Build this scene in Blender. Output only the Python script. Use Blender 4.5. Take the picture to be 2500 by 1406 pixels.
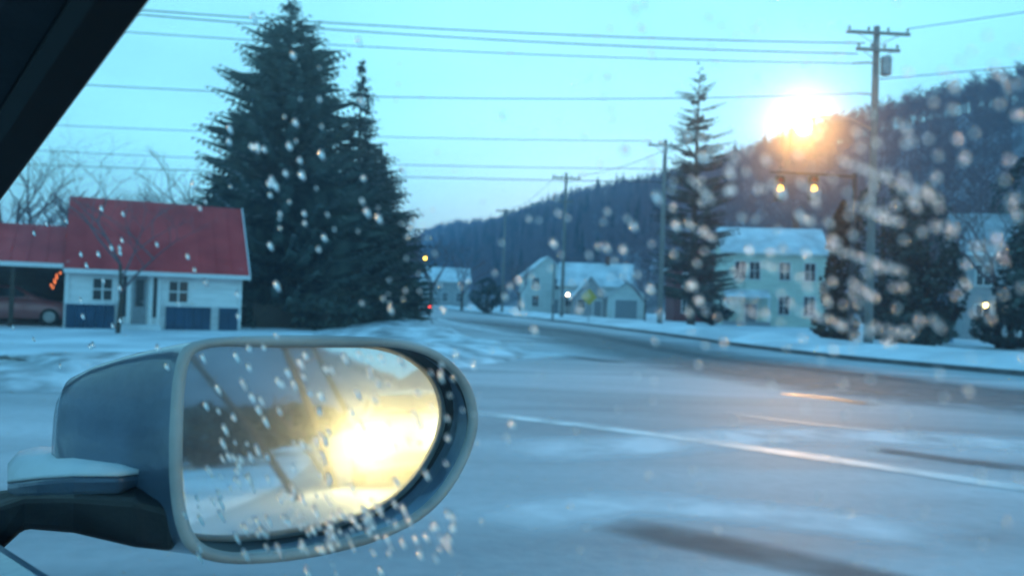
import bpy, bmesh, math, random
from mathutils import Vector, Matrix, noise as mnoise
R_ = math.radians
for o in list(bpy.data.objects):
    bpy.data.objects.remove(o)
SC = bpy.context.scene
COL = SC.collection

# ---------------------------------------------------------------- camera
F_PX, CU, CV = 2080.0, 1250.0, 703.0            # focal length and centre in photograph pixels
EYE = Vector((0.0, 0.0, 1.5))
PITCH, ROLL = R_(0.94), R_(2.0)
cam = bpy.data.cameras.new("camera")
cam_o = bpy.data.objects.new("camera", cam)
COL.objects.link(cam_o)
CAM_ROT = Matrix.Rotation(math.pi / 2 + PITCH, 3, 'X') @ Matrix.Rotation(ROLL, 3, 'Z')
cam_o.matrix_world = Matrix.Translation(EYE) @ CAM_ROT.to_4x4()
cam.sensor_width = 36.0
cam.lens = 36.0 * F_PX / 2500.0
cam.clip_start, cam.clip_end = 0.01, 6000.0
cam.dof.use_dof = True
cam.dof.focus_distance = 0.86
cam.dof.aperture_fstop = cam.lens / 3.9         # 3.9 mm pupil
SC.camera = cam_o

# ---------------------------------------------------------------- world: dusk under thin overcast
SUN_AZ, SUN_EL = R_(6.0), R_(2.5)
wd = bpy.data.worlds.new("World")
SC.world = wd
wd.use_nodes = True
wn, wl = wd.node_tree.nodes, wd.node_tree.links
wn.clear()
w_out = wn.new("ShaderNodeOutputWorld")
w_bg = wn.new("ShaderNodeBackground")
w_sky = wn.new("ShaderNodeTexSky")
w_sky.sky_type = 'NISHITA'
w_sky.sun_disc = False
w_sky.sun_elevation = SUN_EL
w_sky.sun_rotation = SUN_AZ
w_sky.air_density = 1.0
w_sky.dust_density = 0.3
w_sky.ozone_density = 6.0
w_tc = wn.new("ShaderNodeTexCoord")
w_sep = wn.new("ShaderNodeSeparateXYZ")
wl.new(w_tc.outputs["Generated"], w_sep.inputs[0])
w_ramp = wn.new("ShaderNodeValToRGB")            # cloud deck: pale cyan low down, deeper blue overhead
cr = w_ramp.color_ramp
cr.elements[0].position = 0.0
cr.elements[0].color = (0.25, 0.74, 0.96, 1)
cr.elements[1].position = 1.0
cr.elements[1].color = (0.12, 0.50, 0.95, 1)
e = cr.elements.new(0.16); e.color = (0.38, 0.98, 1.12, 1)
e = cr.elements.new(0.36); e.color = (0.37, 0.97, 1.14, 1)
e = cr.elements.new(0.60); e.color = (0.18, 0.66, 1.08, 1)
wl.new(w_sep.outputs[2], w_ramp.inputs[0])
w_no = wn.new("ShaderNodeTexNoise")
w_no.inputs["Scale"].default_value = 2.2
w_no.inputs["Detail"].default_value = 5
w_mp = wn.new("ShaderNodeMapping")
w_mp.inputs["Scale"].default_value = (1, 1, 3.2)
wl.new(w_tc.outputs["Generated"], w_mp.inputs[0])
wl.new(w_mp.outputs[0], w_no.inputs["Vector"])
w_mr = wn.new("ShaderNodeMapRange")
w_mr.inputs[1].default_value, w_mr.inputs[2].default_value = 0.3, 0.7
w_mr.inputs[3].default_value, w_mr.inputs[4].default_value = 0.84, 1.14
wl.new(w_no.outputs[0], w_mr.inputs[0])
w_mul = wn.new("ShaderNodeVectorMath"); w_mul.operation = 'SCALE'
wl.new(w_ramp.outputs[0], w_mul.inputs[0]); wl.new(w_mr.outputs[0], w_mul.inputs[3])
w_tint = wn.new("ShaderNodeVectorMath"); w_tint.operation = 'MULTIPLY'
w_tint.inputs[1].default_value = (0.42, 0.25, 0.16)      # cool camera white balance, dusk strength
wl.new(w_sky.outputs[0], w_tint.inputs[0])
w_add = wn.new("ShaderNodeVectorMath"); w_add.operation = 'ADD'
wl.new(w_mul.outputs[0], w_add.inputs[0]); wl.new(w_tint.outputs[0], w_add.inputs[1])
wl.new(w_add.outputs[0], w_bg.inputs[0])
w_bg.inputs[1].default_value = 1.0
wl.new(w_bg.outputs[0], w_out.inputs[0])

sun = bpy.data.lights.new("sun", 'SUN')
sun.energy = 0.25
sun.angle = R_(25)
sun.color = (0.55, 0.85, 1.0)
sun_o = bpy.data.objects.new("sun", sun)
COL.objects.link(sun_o)
sd = Vector((math.sin(SUN_AZ) * math.cos(R_(14)), math.cos(SUN_AZ) * math.cos(R_(14)), math.sin(R_(14))))
sun_o.rotation_euler = sd.to_track_quat('Z', 'Y').to_euler()

vs = SC.view_settings
vs.view_transform = 'Standard'
vs.look = 'None'
vs.exposure = 0.1
vs.gamma = 1.0
vs.use_curve_mapping = False
SC.cycles.use_denoising = True
SC.cycles.sample_clamp_indirect = 100.0
SC.cycles.max_bounces = 10
SC.cycles.transparent_max_bounces = 24

# ---------------------------------------------------------------- helpers
def ray(u, v):
    return (CAM_ROT @ Vector(((u - CU) / F_PX, -(v - CV) / F_PX, -1.0)))

def gp(u, v, z=0.0):
    d = ray(u, v)
    return EYE + d * ((z - EYE.z) / d.z)

def dp(u, v, depth):
    d = ray(u, v)
    return EYE + d * (depth / d.y)

def hit(u, v, point, normal):
    d = ray(u, v)
    return EYE + d * ((point - EYE).dot(normal) / d.dot(normal))

class MB:
    def __init__(self):
        self.v, self.f = [], []
    def add(self, vs_, fs):
        k = len(self.v)
        self.v.extend(Vector(p) for p in vs_)
        self.f.extend(tuple(i + k for i in f) for f in fs)
        return self
    def box(self, c, s, rz=0.0, taper=1.0, m=None):
        c = Vector(c); hx, hy, hz = s[0] / 2, s[1] / 2, s[2] / 2
        pts = []
        for dz in (-1, 1):
            t = taper if dz > 0 else 1.0
            for dx, dy in ((-1, -1), (1, -1), (1, 1), (-1, 1)):
                p = Vector((dx * hx * t, dy * hy * t, dz * hz))
                if m is not None: p = m @ p
                if rz: p = Matrix.Rotation(rz, 3, 'Z') @ p
                pts.append(c + p)
        return self.add(pts, [(3, 2, 1, 0), (4, 5, 6, 7), (0, 1, 5, 4), (1, 2, 6, 5), (2, 3, 7, 6), (3, 0, 4, 7)])
    def tube(self, pts, rad, n=6, cap=True):
        pts = [Vector(p) for p in pts]
        if not isinstance(rad, (list, tuple)): rad = [rad] * len(pts)
        k = len(self.v); up = None
        for i, p in enumerate(pts):
            t = (pts[min(i + 1, len(pts) - 1)] - pts[max(i - 1, 0)])
            t = t.normalized() if t.length > 1e-9 else Vector((0, 0, 1))
            if up is None:
                up = Vector((0, 0, 1)) if abs(t.z) < 0.9 else Vector((1, 0, 0))
            a = t.cross(up)
            if a.length < 1e-6: a = t.cross(Vector((0, 1, 0)))
            a.normalize(); b = t.cross(a).normalized(); up = -b if False else up
            for j in range(n):
                an = 2 * math.pi * j / n
                self.v.append(p + (a * math.cos(an) + b * math.sin(an)) * rad[i])
        for i in range(len(pts) - 1):
            for j in range(n):
                j2 = (j + 1) % n
                self.f.append((k + i * n + j, k + i * n + j2, k + (i + 1) * n + j2, k + (i + 1) * n + j))
        if cap:
            self.f.append(tuple(k + j for j in range(n)))
            self.f.append(tuple(k + (len(pts) - 1) * n + j for j in reversed(range(n))))
        return self
    def loft(self, loops, cap0=True, cap1=True, closed=True):
        k = len(self.v); n = len(loops[0])
        for L in loops: self.v.extend(Vector(p) for p in L)
        for i in range(len(loops) - 1):
            for j in range(n if closed else n - 1):
                j2 = (j + 1) % n
                self.f.append((k + i * n + j, k + i * n + j2, k + (i + 1) * n + j2, k + (i + 1) * n + j))
        if cap0: self.f.append(tuple(k + j for j in reversed(range(n))))
        if cap1: self.f.append(tuple(k + (len(loops) - 1) * n + j for j in range(n)))
        return self
    def mesh(self, name):
        me = bpy.data.meshes.new(name)
        me.from_pydata([tuple(p) for p in self.v], [], self.f)
        me.update()
        return me
    def build(self, name, mat, parent=None, smooth=False, bevel=0.0, subd=0, fix=True, weld=False):
        me = self.mesh(name)
        if fix:
            bm = bmesh.new(); bm.from_mesh(me)
            if weld: bmesh.ops.remove_doubles(bm, verts=bm.verts, dist=1e-5)
            bmesh.ops.recalc_face_normals(bm, faces=bm.faces)
            bm.to_mesh(me); bm.free()
        o = bpy.data.objects.new(name, me)
        COL.objects.link(o)
        if mat: me.materials.append(mat)
        if smooth:
            for p in me.polygons: p.use_smooth = True
        if bevel:
            b = o.modifiers.new("bevel", 'BEVEL'); b.width = bevel; b.segments = 2; b.limit_method = 'ANGLE'
        if subd:
            s = o.modifiers.new("subd", 'SUBSURF'); s.levels = subd; s.render_levels = subd
        if parent: o.parent = parent
        return o

def tag(o, label=None, cat=None, group=None, kind=None):
    if label: o["label"] = label
    if cat: o["category"] = cat
    if group: o["group"] = group
    if kind: o["kind"] = kind
    return o

def thing(name, label, cat, loc=(0, 0, 0), rz=0.0, group=None):
    o = bpy.data.objects.new(name, None)
    COL.objects.link(o)
    o.empty_display_size = 0.2
    o.location = loc
    o.rotation_euler = (0, 0, rz)
    return tag(o, label, cat, group)

# ---------------------------------------------------------------- materials
def mat(name, col, rough=0.6, metal=0.0, var=0.12, scale=6.0, bump=0.0, bscale=30.0, coat=0.0, spec=0.5,
        emit=None, estr=0.0, col2=None, trans=0.0, ior=1.45, stretch=None):
    m = bpy.data.materials.new(name)
    m.use_nodes = True
    nt = m.node_tree; b = nt.nodes["Principled BSDF"]
    b.inputs["Roughness"].default_value = rough
    b.inputs["Metallic"].default_value = metal
    b.inputs["Specular IOR Level"].default_value = spec
    b.inputs["Coat Weight"].default_value = coat
    b.inputs["Coat Roughness"].default_value = 0.08
    b.inputs["Transmission Weight"].default_value = trans
    b.inputs["IOR"].default_value = ior
    tc = nt.nodes.new("ShaderNodeTexCoord")
    mp = nt.nodes.new("ShaderNodeMapping")
    if stretch: mp.inputs["Scale"].default_value = stretch
    nt.links.new(tc.outputs["Object"], mp.inputs[0])
    n = nt.nodes.new("ShaderNodeTexNoise")
    n.inputs["Scale"].default_value = scale
    n.inputs["Detail"].default_value = 6
    nt.links.new(mp.outputs[0], n.inputs["Vector"])
    rp = nt.nodes.new("ShaderNodeValToRGB")
    c1 = tuple(max(0, c * (1 - var)) for c in col)
    c2 = col2 if col2 else tuple(min(1, c * (1 + var)) for c in col)
    rp.color_ramp.elements[0].color = (*c1, 1); rp.color_ramp.elements[0].position = 0.35
    rp.color_ramp.elements[1].color = (*c2, 1); rp.color_ramp.elements[1].position = 0.66
    nt.links.new(n.outputs[0], rp.inputs[0])
    nt.links.new(rp.outputs[0], b.inputs["Base Color"])
    if bump:
        n2 = nt.nodes.new("ShaderNodeTexNoise"); n2.inputs["Scale"].default_value = bscale; n2.inputs["Detail"].default_value = 4
        nt.links.new(tc.outputs["Object"], n2.inputs["Vector"])
        bp = nt.nodes.new("ShaderNodeBump"); bp.inputs["Strength"].default_value = bump; bp.inputs["Distance"].default_value = 0.05
        nt.links.new(n2.outputs[0], bp.inputs["Height"]); nt.links.new(bp.outputs[0], b.inputs["Normal"])
    if emit:
        b.inputs["Emission Color"].default_value = (*emit, 1)
        b.inputs["Emission Strength"].default_value = estr
    return m

M = {}
M['snow'] = mat('snow', (0.66, 0.68, 0.70), 0.75, var=0.25, scale=0.35, bump=0.6, bscale=2.5, col2=(0.82, 0.83, 0.84))
M['snow_dirty'] = mat('dirty_snow', (0.42, 0.43, 0.44), 0.7, var=0.45, scale=1.4, bump=0.8, bscale=5, col2=(0.80, 0.81, 0.82))
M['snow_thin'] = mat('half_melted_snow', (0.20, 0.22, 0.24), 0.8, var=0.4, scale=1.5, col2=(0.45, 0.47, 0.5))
M['bark'] = mat('bark', (0.07, 0.055, 0.045), 0.9, var=0.35, scale=9, bump=0.5)
M['twig'] = mat('twig', (0.155, 0.10, 0.11), 0.9, var=0.3, scale=3)
M['needle'] = mat('needle', (0.014, 0.028, 0.028), 0.75, var=0.5, scale=1.1, col2=(0.075, 0.11, 0.095), spec=0.2)
M['needle_dark'] = mat('needle_dark', (0.03, 0.028, 0.018), 0.8, var=0.5, scale=1.6, col2=(0.06, 0.05, 0.032), spec=0.2)
M['pole'] = mat('weathered_pole_wood', (0.22, 0.21, 0.20), 0.9, var=0.25, scale=3, stretch=(6, 6, 0.6))
M['wire'] = mat('wire', (0.035, 0.035, 0.04), 0.6)
M['ceramic'] = mat('insulator', (0.10, 0.11, 0.13), 0.3)
M['steel'] = mat('galvanised_steel', (0.33, 0.34, 0.35), 0.45, metal=0.6, var=0.15)
M['white_wall'] = mat('white_siding', (0.74, 0.75, 0.75), 0.7, var=0.10, scale=1.2, stretch=(1, 1, 6))
M['house_white'] = mat('painted_clapboard', (0.56, 0.58, 0.56), 0.7, var=0.1, scale=1.0, stretch=(1, 1, 8))
M['house_teal'] = mat('pale_green_clapboard', (0.54, 0.60, 0.52), 0.7, var=0.12, scale=1.0, stretch=(1, 1, 8))
M['house_grey'] = mat('grey_clapboard', (0.30, 0.31, 0.32), 0.7, var=0.12, scale=1.0, stretch=(1, 1, 8))
M['house_red'] = mat('barn_red_clapboard', (0.17, 0.035, 0.035), 0.8, var=0.2, scale=1.5, stretch=(1, 1, 6))
M['trim'] = mat('white_trim', (0.68, 0.69, 0.69), 0.6, var=0.06)
M['red_roof'] = mat('red_metal_roof', (0.58, 0.045, 0.048), 0.65, var=0.25, scale=0.9, spec=0.2, col2=(0.62, 0.06, 0.06))
M['blue_panel'] = mat('blue_painted_boards', (0.008, 0.048, 0.10), 0.6, var=0.2, scale=2)
M['glass_dark'] = mat('dark_window_glass', (0.03, 0.035, 0.04), 0.12, var=0.3, scale=1.0)
M['door_grey'] = mat('grey_door', (0.20, 0.22, 0.24), 0.5)
M['dark_wood'] = mat('dark_wood', (0.06, 0.045, 0.035), 0.85, var=0.3, scale=3, stretch=(1, 1, 5))
M['roof_snow'] = mat('roof_snow', (0.62, 0.64, 0.66), 0.75, var=0.2, scale=0.6, bump=0.4, bscale=3, col2=(0.78, 0.8, 0.82))
M['roof_shaded'] = mat('shaded_roof_snow', (0.24, 0.25, 0.26), 0.75, var=0.3, scale=0.8, col2=(0.42, 0.43, 0.45))  # roof snow darkened to paint in the shade of the trees
M['brick'] = mat('chimney_brick', (0.20, 0.085, 0.06), 0.85, var=0.3, scale=8)
M['concrete'] = mat('wet_kerb_concrete', (0.075, 0.08, 0.085), 0.55, var=0.35, scale=2.5)
M['rubber'] = mat('rubber', (0.018, 0.018, 0.02), 0.75)
M['sign_yellow'] = mat('sign_yellow', (0.52, 0.36, 0.05), 0.5, var=0.1)
M['black'] = mat('black_trim', (0.012, 0.012, 0.014), 0.55, var=0.2, scale=40, bump=0.05, bscale=300)
M['black_gloss'] = mat('black_seal', (0.006, 0.006, 0.007), 0.7)
M['sheen_grey'] = mat('painted_pillar_sheen', (0.13, 0.15, 0.18), 0.5, var=0.15, scale=60)
M['rim_grey'] = mat('worn_grey_rim', (0.36, 0.35, 0.335), 0.5, var=0.25, scale=20)
M['own_paint'] = mat('blue_grey_paint', (0.085, 0.125, 0.18), 0.36, metal=0.1, var=0.18, scale=14, coat=0.8, bump=0.04, bscale=160)
M['taillight'] = mat('lit_taillight', (0.4, 0.01, 0.01), 0.3, emit=(1.0, 0.05, 0.03), estr=14)
M['red_lens'] = mat('red_lens', (0.25, 0.01, 0.01), 0.2)
M['clear_lens'] = mat('clear_lens', (0.5, 0.5, 0.5), 0.15)
M['headlight'] = mat('lit_headlight', (0.8, 0.8, 0.7), 0.3, emit=(1.0, 0.78, 0.30), estr=450)
M['head_small'] = mat('lit_yellow_lamp', (0.8, 0.7, 0.4), 0.3, emit=(1.0, 0.72, 0.22), estr=18)
M['flood'] = mat('lit_sodium_lamp', (0.8, 0.7, 0.5), 0.3, emit=(1.0, 0.50, 0.16), estr=7600)
M['amber'] = mat('lit_amber_lens', (0.8, 0.5, 0.1), 0.3, emit=(1.0, 0.6, 0.06), estr=30)
M['amber_near'] = mat('added_amber_glow', (0.8, 0.5, 0.1), 0.3, emit=(1.0, 0.50, 0.03), estr=5)
M['warm_lamp'] = mat('lit_porch_lamp', (0.9, 0.8, 0.6), 0.3, emit=(1.0, 0.78, 0.45), estr=22)
M['orange_bulb'] = mat('lit_orange_bulb', (0.9, 0.3, 0.1), 0.3, emit=(1.0, 0.22, 0.05), estr=2.5)
M['sig_green'] = mat('unlit_green_lens', (0.02, 0.08, 0.05), 0.3)

# wet slushy road: asphalt showing through packed snow, streaked along the traffic
def road_material():
    m = bpy.data.materials.new('slushy_asphalt'); m.use_nodes = True
    nt = m.node_tree; N, L = nt.nodes, nt.links; b = N["Principled BSDF"]
    tc = N.new("ShaderNodeTexCoord")
    mp = N.new("ShaderNodeMapping"); mp.inputs["Rotation"].default_value = (0, 0, R_(20)); mp.inputs["Scale"].default_value = (0.16, 0.75, 1)
    L.new(tc.outputs["Object"], mp.inputs[0])
    n1 = N.new("ShaderNodeTexNoise"); n1.inputs["Scale"].default_value = 0.55; n1.inputs["Detail"].default_value = 5; n1.inputs["Distortion"].default_value = 0.6
    L.new(mp.outputs[0], n1.inputs["Vector"])
    rp = N.new("ShaderNodeValToRGB")
    E = rp.color_ramp.elements
    E[0].position = 0.30; E[0].color = (0.22, 0.235, 0.25, 1)
    E[1].position = 0.72; E[1].color = (0.56, 0.57, 0.58, 1)
    x = E.new(0.48); x.color = (0.36, 0.37, 0.38, 1)
    L.new(n1.outputs[0], rp.inputs[0])
    n2 = N.new("ShaderNodeTexNoise"); n2.inputs["Scale"].default_value = 7; n2.inputs["Detail"].default_value = 6
    L.new(tc.outputs["Object"], n2.inputs["Vector"])
    mr = N.new("ShaderNodeMapRange"); mr.inputs[3].default_value = 0.82; mr.inputs[4].default_value = 1.18
    L.new(n2.outputs[0], mr.inputs[0])
    vm = N.new("ShaderNodeVectorMath"); vm.operation = 'SCALE'
    L.new(rp.outputs[0], vm.inputs[0]); L.new(mr.outputs[0], vm.inputs[3])
    L.new(vm.outputs[0], b.inputs["Base Color"])
    rr = N.new("ShaderNodeMapRange"); rr.inputs[3].default_value = 0.55; rr.inputs[4].default_value = 0.8
    b.inputs['Specular IOR Level'].default_value = 0.18
    L.new(n1.outputs[0], rr.inputs[0]); L.new(rr.outputs[0], b.inputs["Roughness"])
    bp = N.new("ShaderNodeBump"); bp.inputs["Strength"].default_value = 0.35; bp.inputs["Distance"].default_value = 0.03
    L.new(n2.outputs[0], bp.inputs["Height"]); L.new(bp.outputs[0], b.inputs["Normal"])
    return m
M['road'] = road_material()

def feathered(name, col, rough, strength=1.0):          # worn paint / tyre track whose edge breaks up
    m = bpy.data.materials.new(name); m.use_nodes = True
    nt = m.node_tree; N, L = nt.nodes, nt.links; b = N["Principled BSDF"]
    b.inputs["Base Color"].default_value = (*col, 1); b.inputs["Roughness"].default_value = rough
    at = N.new("ShaderNodeAttribute"); at.attribute_name = "edge"
    tc = N.new("ShaderNodeTexCoord")
    n = N.new("ShaderNodeTexNoise"); n.inputs["Scale"].default_value = 1.6; n.inputs["Detail"].default_value = 6
    L.new(tc.outputs["Object"], n.inputs["Vector"])
    mr = N.new("ShaderNodeMapRange"); mr.inputs[1].default_value = 0.25; mr.inputs[2].default_value = 0.75
    mr.inputs[3].default_value = 0.35; mr.inputs[4].default_value = 1.3
    L.new(n.outputs[0], mr.inputs[0])
    mu = N.new("ShaderNodeMath"); mu.operation = 'MULTIPLY'; mu.use_clamp = True
    L.new(at.outputs["Fac"], mu.inputs[0]); L.new(mr.outputs[0], mu.inputs[1])
    m2 = N.new("ShaderNodeMath"); m2.operation = 'MULTIPLY'; m2.inputs[1].default_value = strength
    L.new(mu.outputs[0], m2.inputs[0])
    L.new(m2.outputs[0], b.inputs["Alpha"])
    return m
M['paint_line'] = feathered('worn_white_road_paint', (0.72, 0.73, 0.72), 0.55, 0.95)
M['wet_track'] = feathered('bare_wet_asphalt', (0.085, 0.09, 0.095), 0.75, 0.62)
M['bare_lane'] = feathered('bare_salted_asphalt', (0.14, 0.14, 0.145), 0.75, 0.85)
M['puddle'] = feathered('standing_meltwater', (0.06, 0.06, 0.065), 0.32, 0.9)
M['slush_pack'] = feathered('packed_slush', (0.76, 0.77, 0.78), 0.7, 0.85)

def paint(name, col, rough=0.3):
    return mat(name, col, rough, metal=0.2, var=0.06, coat=0.5)

# ---------------------------------------------------------------- ground, road, verge
def noise2(x, y, s=1.0, seed=0.0):
    return mnoise.noise(Vector((x * s + seed, y * s - seed, seed * 0.7)))

g = MB()
S = 3000
g.add([(-S, -S, 0), (S, -S, 0), (S, S, 0), (-S, S, 0)], [(0, 1, 2, 3)])
tag(g.build('ground', M['snow']), kind='structure')

KERB = [(-95, 520), (-58, 330), (-32, 220), (-19, 165), (-10, 128), (-3, 100), (1.4, 82), (4.0, 69), (6.0, 58), (7.6, 49), (8.6, 42), (9.3, 35.5),
        (10.6, 29), (12.6, 24.5), (15.5, 20), (20, 14), (28, 5), (45, -9), (70, -27), (110, -55), (160, -90)]
LEFT = [(-101, 520), (-66, 330), (-43, 220), (-31, 165), (-23, 128), (-16.5, 100), (-12.5, 82), (-9.6, 69), (-7.0, 58), (-4.9, 49), (-3.3, 42), (-1.9, 35.5),
        (-0.6, 30), (0.5, 26), (0.4, 23), (-1.4, 18.6), (-5.2, 13.6), (-7.2, 11.6), (-14, 7.5), (-30, 0), (-60, -12)]
REAR = [(150, -104), (100, -69), (60, -41.5), (30, -20), (14, -10), (4, -7), (-10, -10), (-30, -19), (-60, -33)]
def smooth_path(P, n=4):
    out = []
    for i in range(len(P) - 1):
        p0, p1, p2, p3 = [Vector(P[max(0, min(len(P) - 1, i + k))]) for k in (-1, 0, 1, 2)]
        for j in range(n):
            t = j / n
            out.append(0.5 * ((2 * p1) + (p2 - p0) * t + (2 * p0 - 5 * p1 + 4 * p2 - p3) * t * t + (3 * p1 - p0 - 3 * p2 + p3) * t ** 3))
    out.append(Vector(P[-1]))
    return out
kerb_p, left_p, rear_p = smooth_path(KERB), smooth_path(LEFT), smooth_path(REAR)
poly = kerb_p + rear_p + list(reversed(left_p))
bm = bmesh.new()
vsb = [bm.verts.new((p.x, p.y, 0.004)) for p in poly]
es = [bm.edges.new((vsb[i], vsb[(i + 1) % len(vsb)])) for i in range(len(vsb))]
bmesh.ops.triangle_fill(bm, edges=es, use_beauty=True, use_dissolve=False)
for f in bm.faces:
    if f.normal.z < 0: f.normal_flip()
me = bpy.data.meshes.new('road'); bm.to_mesh(me); bm.free()
road = bpy.data.objects.new('road', me); COL.objects.link(road); me.materials.append(M['road'])
tag(road, kind='structure')

def strip(name, pts, width, z, material, parent=None, feather=True, sub=4, wend=None):
    P = smooth_path([(p[0], p[1]) for p in pts], sub)
    vs_, fs, ed = [], [], []
    cs = (-1, -0.4, 0.4, 1)
    n = len(P)
    for i, p in enumerate(P):
        t = (P[min(i + 1, n - 1)] - P[max(i - 1, 0)]).normalized()
        nn = Vector((-t.y, t.x))
        w = width if wend is None else width + (wend - width) * i / (n - 1)
        for c in cs:
            q = p + nn * c * w / 2
            vs_.append((q.x, q.y, z))
            ed.append((0.0 if abs(c) == 1 else 1.0) * min(1.0, 6 * i / n, 6 * (n - 1 - i) / n))
    for i in range(n - 1):
        for j in range(3):
            fs.append((i * 4 + j, i * 4 + j + 1, i * 4 + j + 5, i * 4 + j + 4))
    m_ = MB().add(vs_, fs)
    o = m_.build(name, material, parent, fix=False)
    a = o.data.attributes.new("edge", 'FLOAT', 'POINT')
    a.data.foreach_set("value", ed)
    return o

def gpl(pp): return [tuple(gp(u, v).xy) for u, v in pp]
strip('edge_line', gpl([(1120, 1003), (1250, 1020), (1500, 1050), (1880, 1102), (2500, 1195), (2900, 1262)]), 0.5, 0.012, M['paint_line'], road)
strip('edge_line', gpl([(1760, 1008), (1880, 1024), (2180, 1058), (2480, 1092), (2800, 1130)]), 0.16, 0.012, M['paint_line'], road)
strip('tyre_track', gpl([(1480, 1275), (1650, 1310), (1950, 1375), (2300, 1460), (2700, 1560)]), 0.62, 0.009, M['wet_track'], road)
strip('tyre_track', gpl([(2120, 1095), (2300, 1120), (2600, 1158)]), 0.55, 0.009, M['wet_track'], road)
strip('tyre_track', gpl([(1330, 866), (1420, 874), (1520, 888)]), 0.9, 0.009, M['wet_track'], road)
strip('tyre_track', gpl([(1060, 778), (1200, 792), (1420, 815), (1700, 868), (2000, 905), (2500, 960)]), 1.8, 0.008, M['wet_track'], road, wend=1.2)
strip('bare_lane', gpl([(1080, 772), (1300, 800), (1500, 838), (1800, 890), (2200, 948), (2600, 985), (3000, 1010)]), 7.0, 0.0065, M['bare_lane'], road)
strip('puddle', gpl([(1900, 962), (1980, 968), (2060, 978), (2140, 992)]), .5, 0.0095, M['puddle'], road)
strip('slush_ridge', gpl([(1160, 1100), (1500, 1090), (1900, 1062), (2300, 1075), (2700, 1100)]), 1.6, 0.007, M['slush_pack'], road)
strip('slush_ridge', gpl([(1180, 1290), (1500, 1230), (1900, 1260), (2400, 1330)]), 1.0, 0.007, M['slush_pack'], road)
strip('slush_ridge', gpl([(1110, 862), (1190, 872), (1290, 868), (1345, 858)]), 2.6, 0.010, M['slush_pack'], road)
strip('slush_ridge', gpl([(1040, 770), (1110, 790), (1220, 812), (1400, 830)]), 1.2, 0.010, M['slush_pack'], road)

# kerb: swept step
def sweep(path, prof, name, material, kind='structure'):
    m_ = MB(); loops = []
    n = len(path)
    for i, p in enumerate(path):
        t = (path[min(i + 1, n - 1)] - path[max(i - 1, 0)]).normalized()
        nn = Vector((-t.y, t.x))                        # left of travel
        loops.append([(p.x + nn.x * a, p.y + nn.y * a, h + ((noise2(p.x, p.y, 0.45, k * .4 + 1.3) * 1.3 + noise2(p.x, p.y, 1.7, k * .8 + 5.3) * .7) * amp if amp else 0)) for k, (a, h, amp) in enumerate(prof)])
    m_.loft(loops, False, False, closed=False)
    return tag(m_.build(name, material, smooth=(material in (M['snow'], M['snow_dirty']))), kind=kind)

kerb_mid = [p for p in kerb_p if p.y < 240]
def densify(path, step):
    out = []
    for i in range(len(path) - 1):
        k = max(1, int((path[i + 1] - path[i]).length / step))
        for j in range(k): out.append(path[i].lerp(path[i + 1], j / k))
    out.append(path[-1]); return out
sweep(kerb_mid, [(-0.02, 0.0, 0), (-0.0, 0.14, 0), (0.16, 0.145, 0), (0.17, 0.05, 0)], 'kerb', M['concrete'])
kd = densify([p for p in kerb_p if p.y < 170 and p.x < 60], 0.8)
sweep(kd, [(0.45, -0.02, 0), (0.8, 0.16, 0.05), (1.7, 0.34, 0.16), (3.2, 0.42, 0.2), (5.0, 0.28, 0.2), (8.0, 0.12, 0.1), (9.5, -0.05, 0)], 'snow_verge', M['snow'])
ld = densify([p for p in left_p if p.y < 170 and p.x > -40], 0.7)
sweep(ld, [(0.1, -0.02, 0), (-0.35, 0.12, 0.1), (-1.0, 0.26, 0.2), (-2.2, 0.32, 0.22), (-4.0, 0.22, 0.2), (-5.5, 0.08, 0.1), (-6.5, -0.05, 0)], 'snow_bank', M['snow_dirty'])

# ---------------------------------------------------------------- hill with leafless woods
RA, RD = Vector((144.0, 240.0)), Vector((-0.335, 0.942))
RPL = Vector((-0.942, -0.335))
def hill_h(t, s):
    base = 62.0 + 3.5 * noise2(t, s, 0.012, 3.1) + 2.5 * math.sin(t * 0.021 + 1)
    if t > 500: base *= 1 + (t - 500) * 0.0003
    if s >= 0:
        x = min(1.0, s / 125.0)
        h = base * (1 - x) ** 1.25 * (1 + 0.35 * x)
    else:
        h = base * (1 - 0.25 * min(1, -s / 80.0) ** 2)
    return h + noise2(t, s, 0.05, 9.0) * 1.2 * min(1, max(0, (125 - s) / 40))
hm = MB(); NT, NS = 110, 34
for i in range(NT):
    t = -300 + i * 13.5
    for j in range(NS):
        s = -90 + j * 6.55
        p = RA + RD * t + RPL * s
        hm.v.append(Vector((p.x, p.y, hill_h(t, s) - (0.3 if j == NS - 1 else 0))))
for i in range(NT - 1):
    for j in range(NS - 1):
        hm.f.append((i * NS + j, (i + 1) * NS + j, (i + 1) * NS + j + 1, i * NS + j + 1))
M['hill'] = mat('wooded_slope', (0.15, 0.125, 0.13), 0.95, var=0.4, scale=0.05, col2=(0.34, 0.31, 0.33), bump=0.8, bscale=0.4)
hill = hm.build('hill', M['hill'], smooth=True)
tag(hill, kind='structure')

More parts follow.
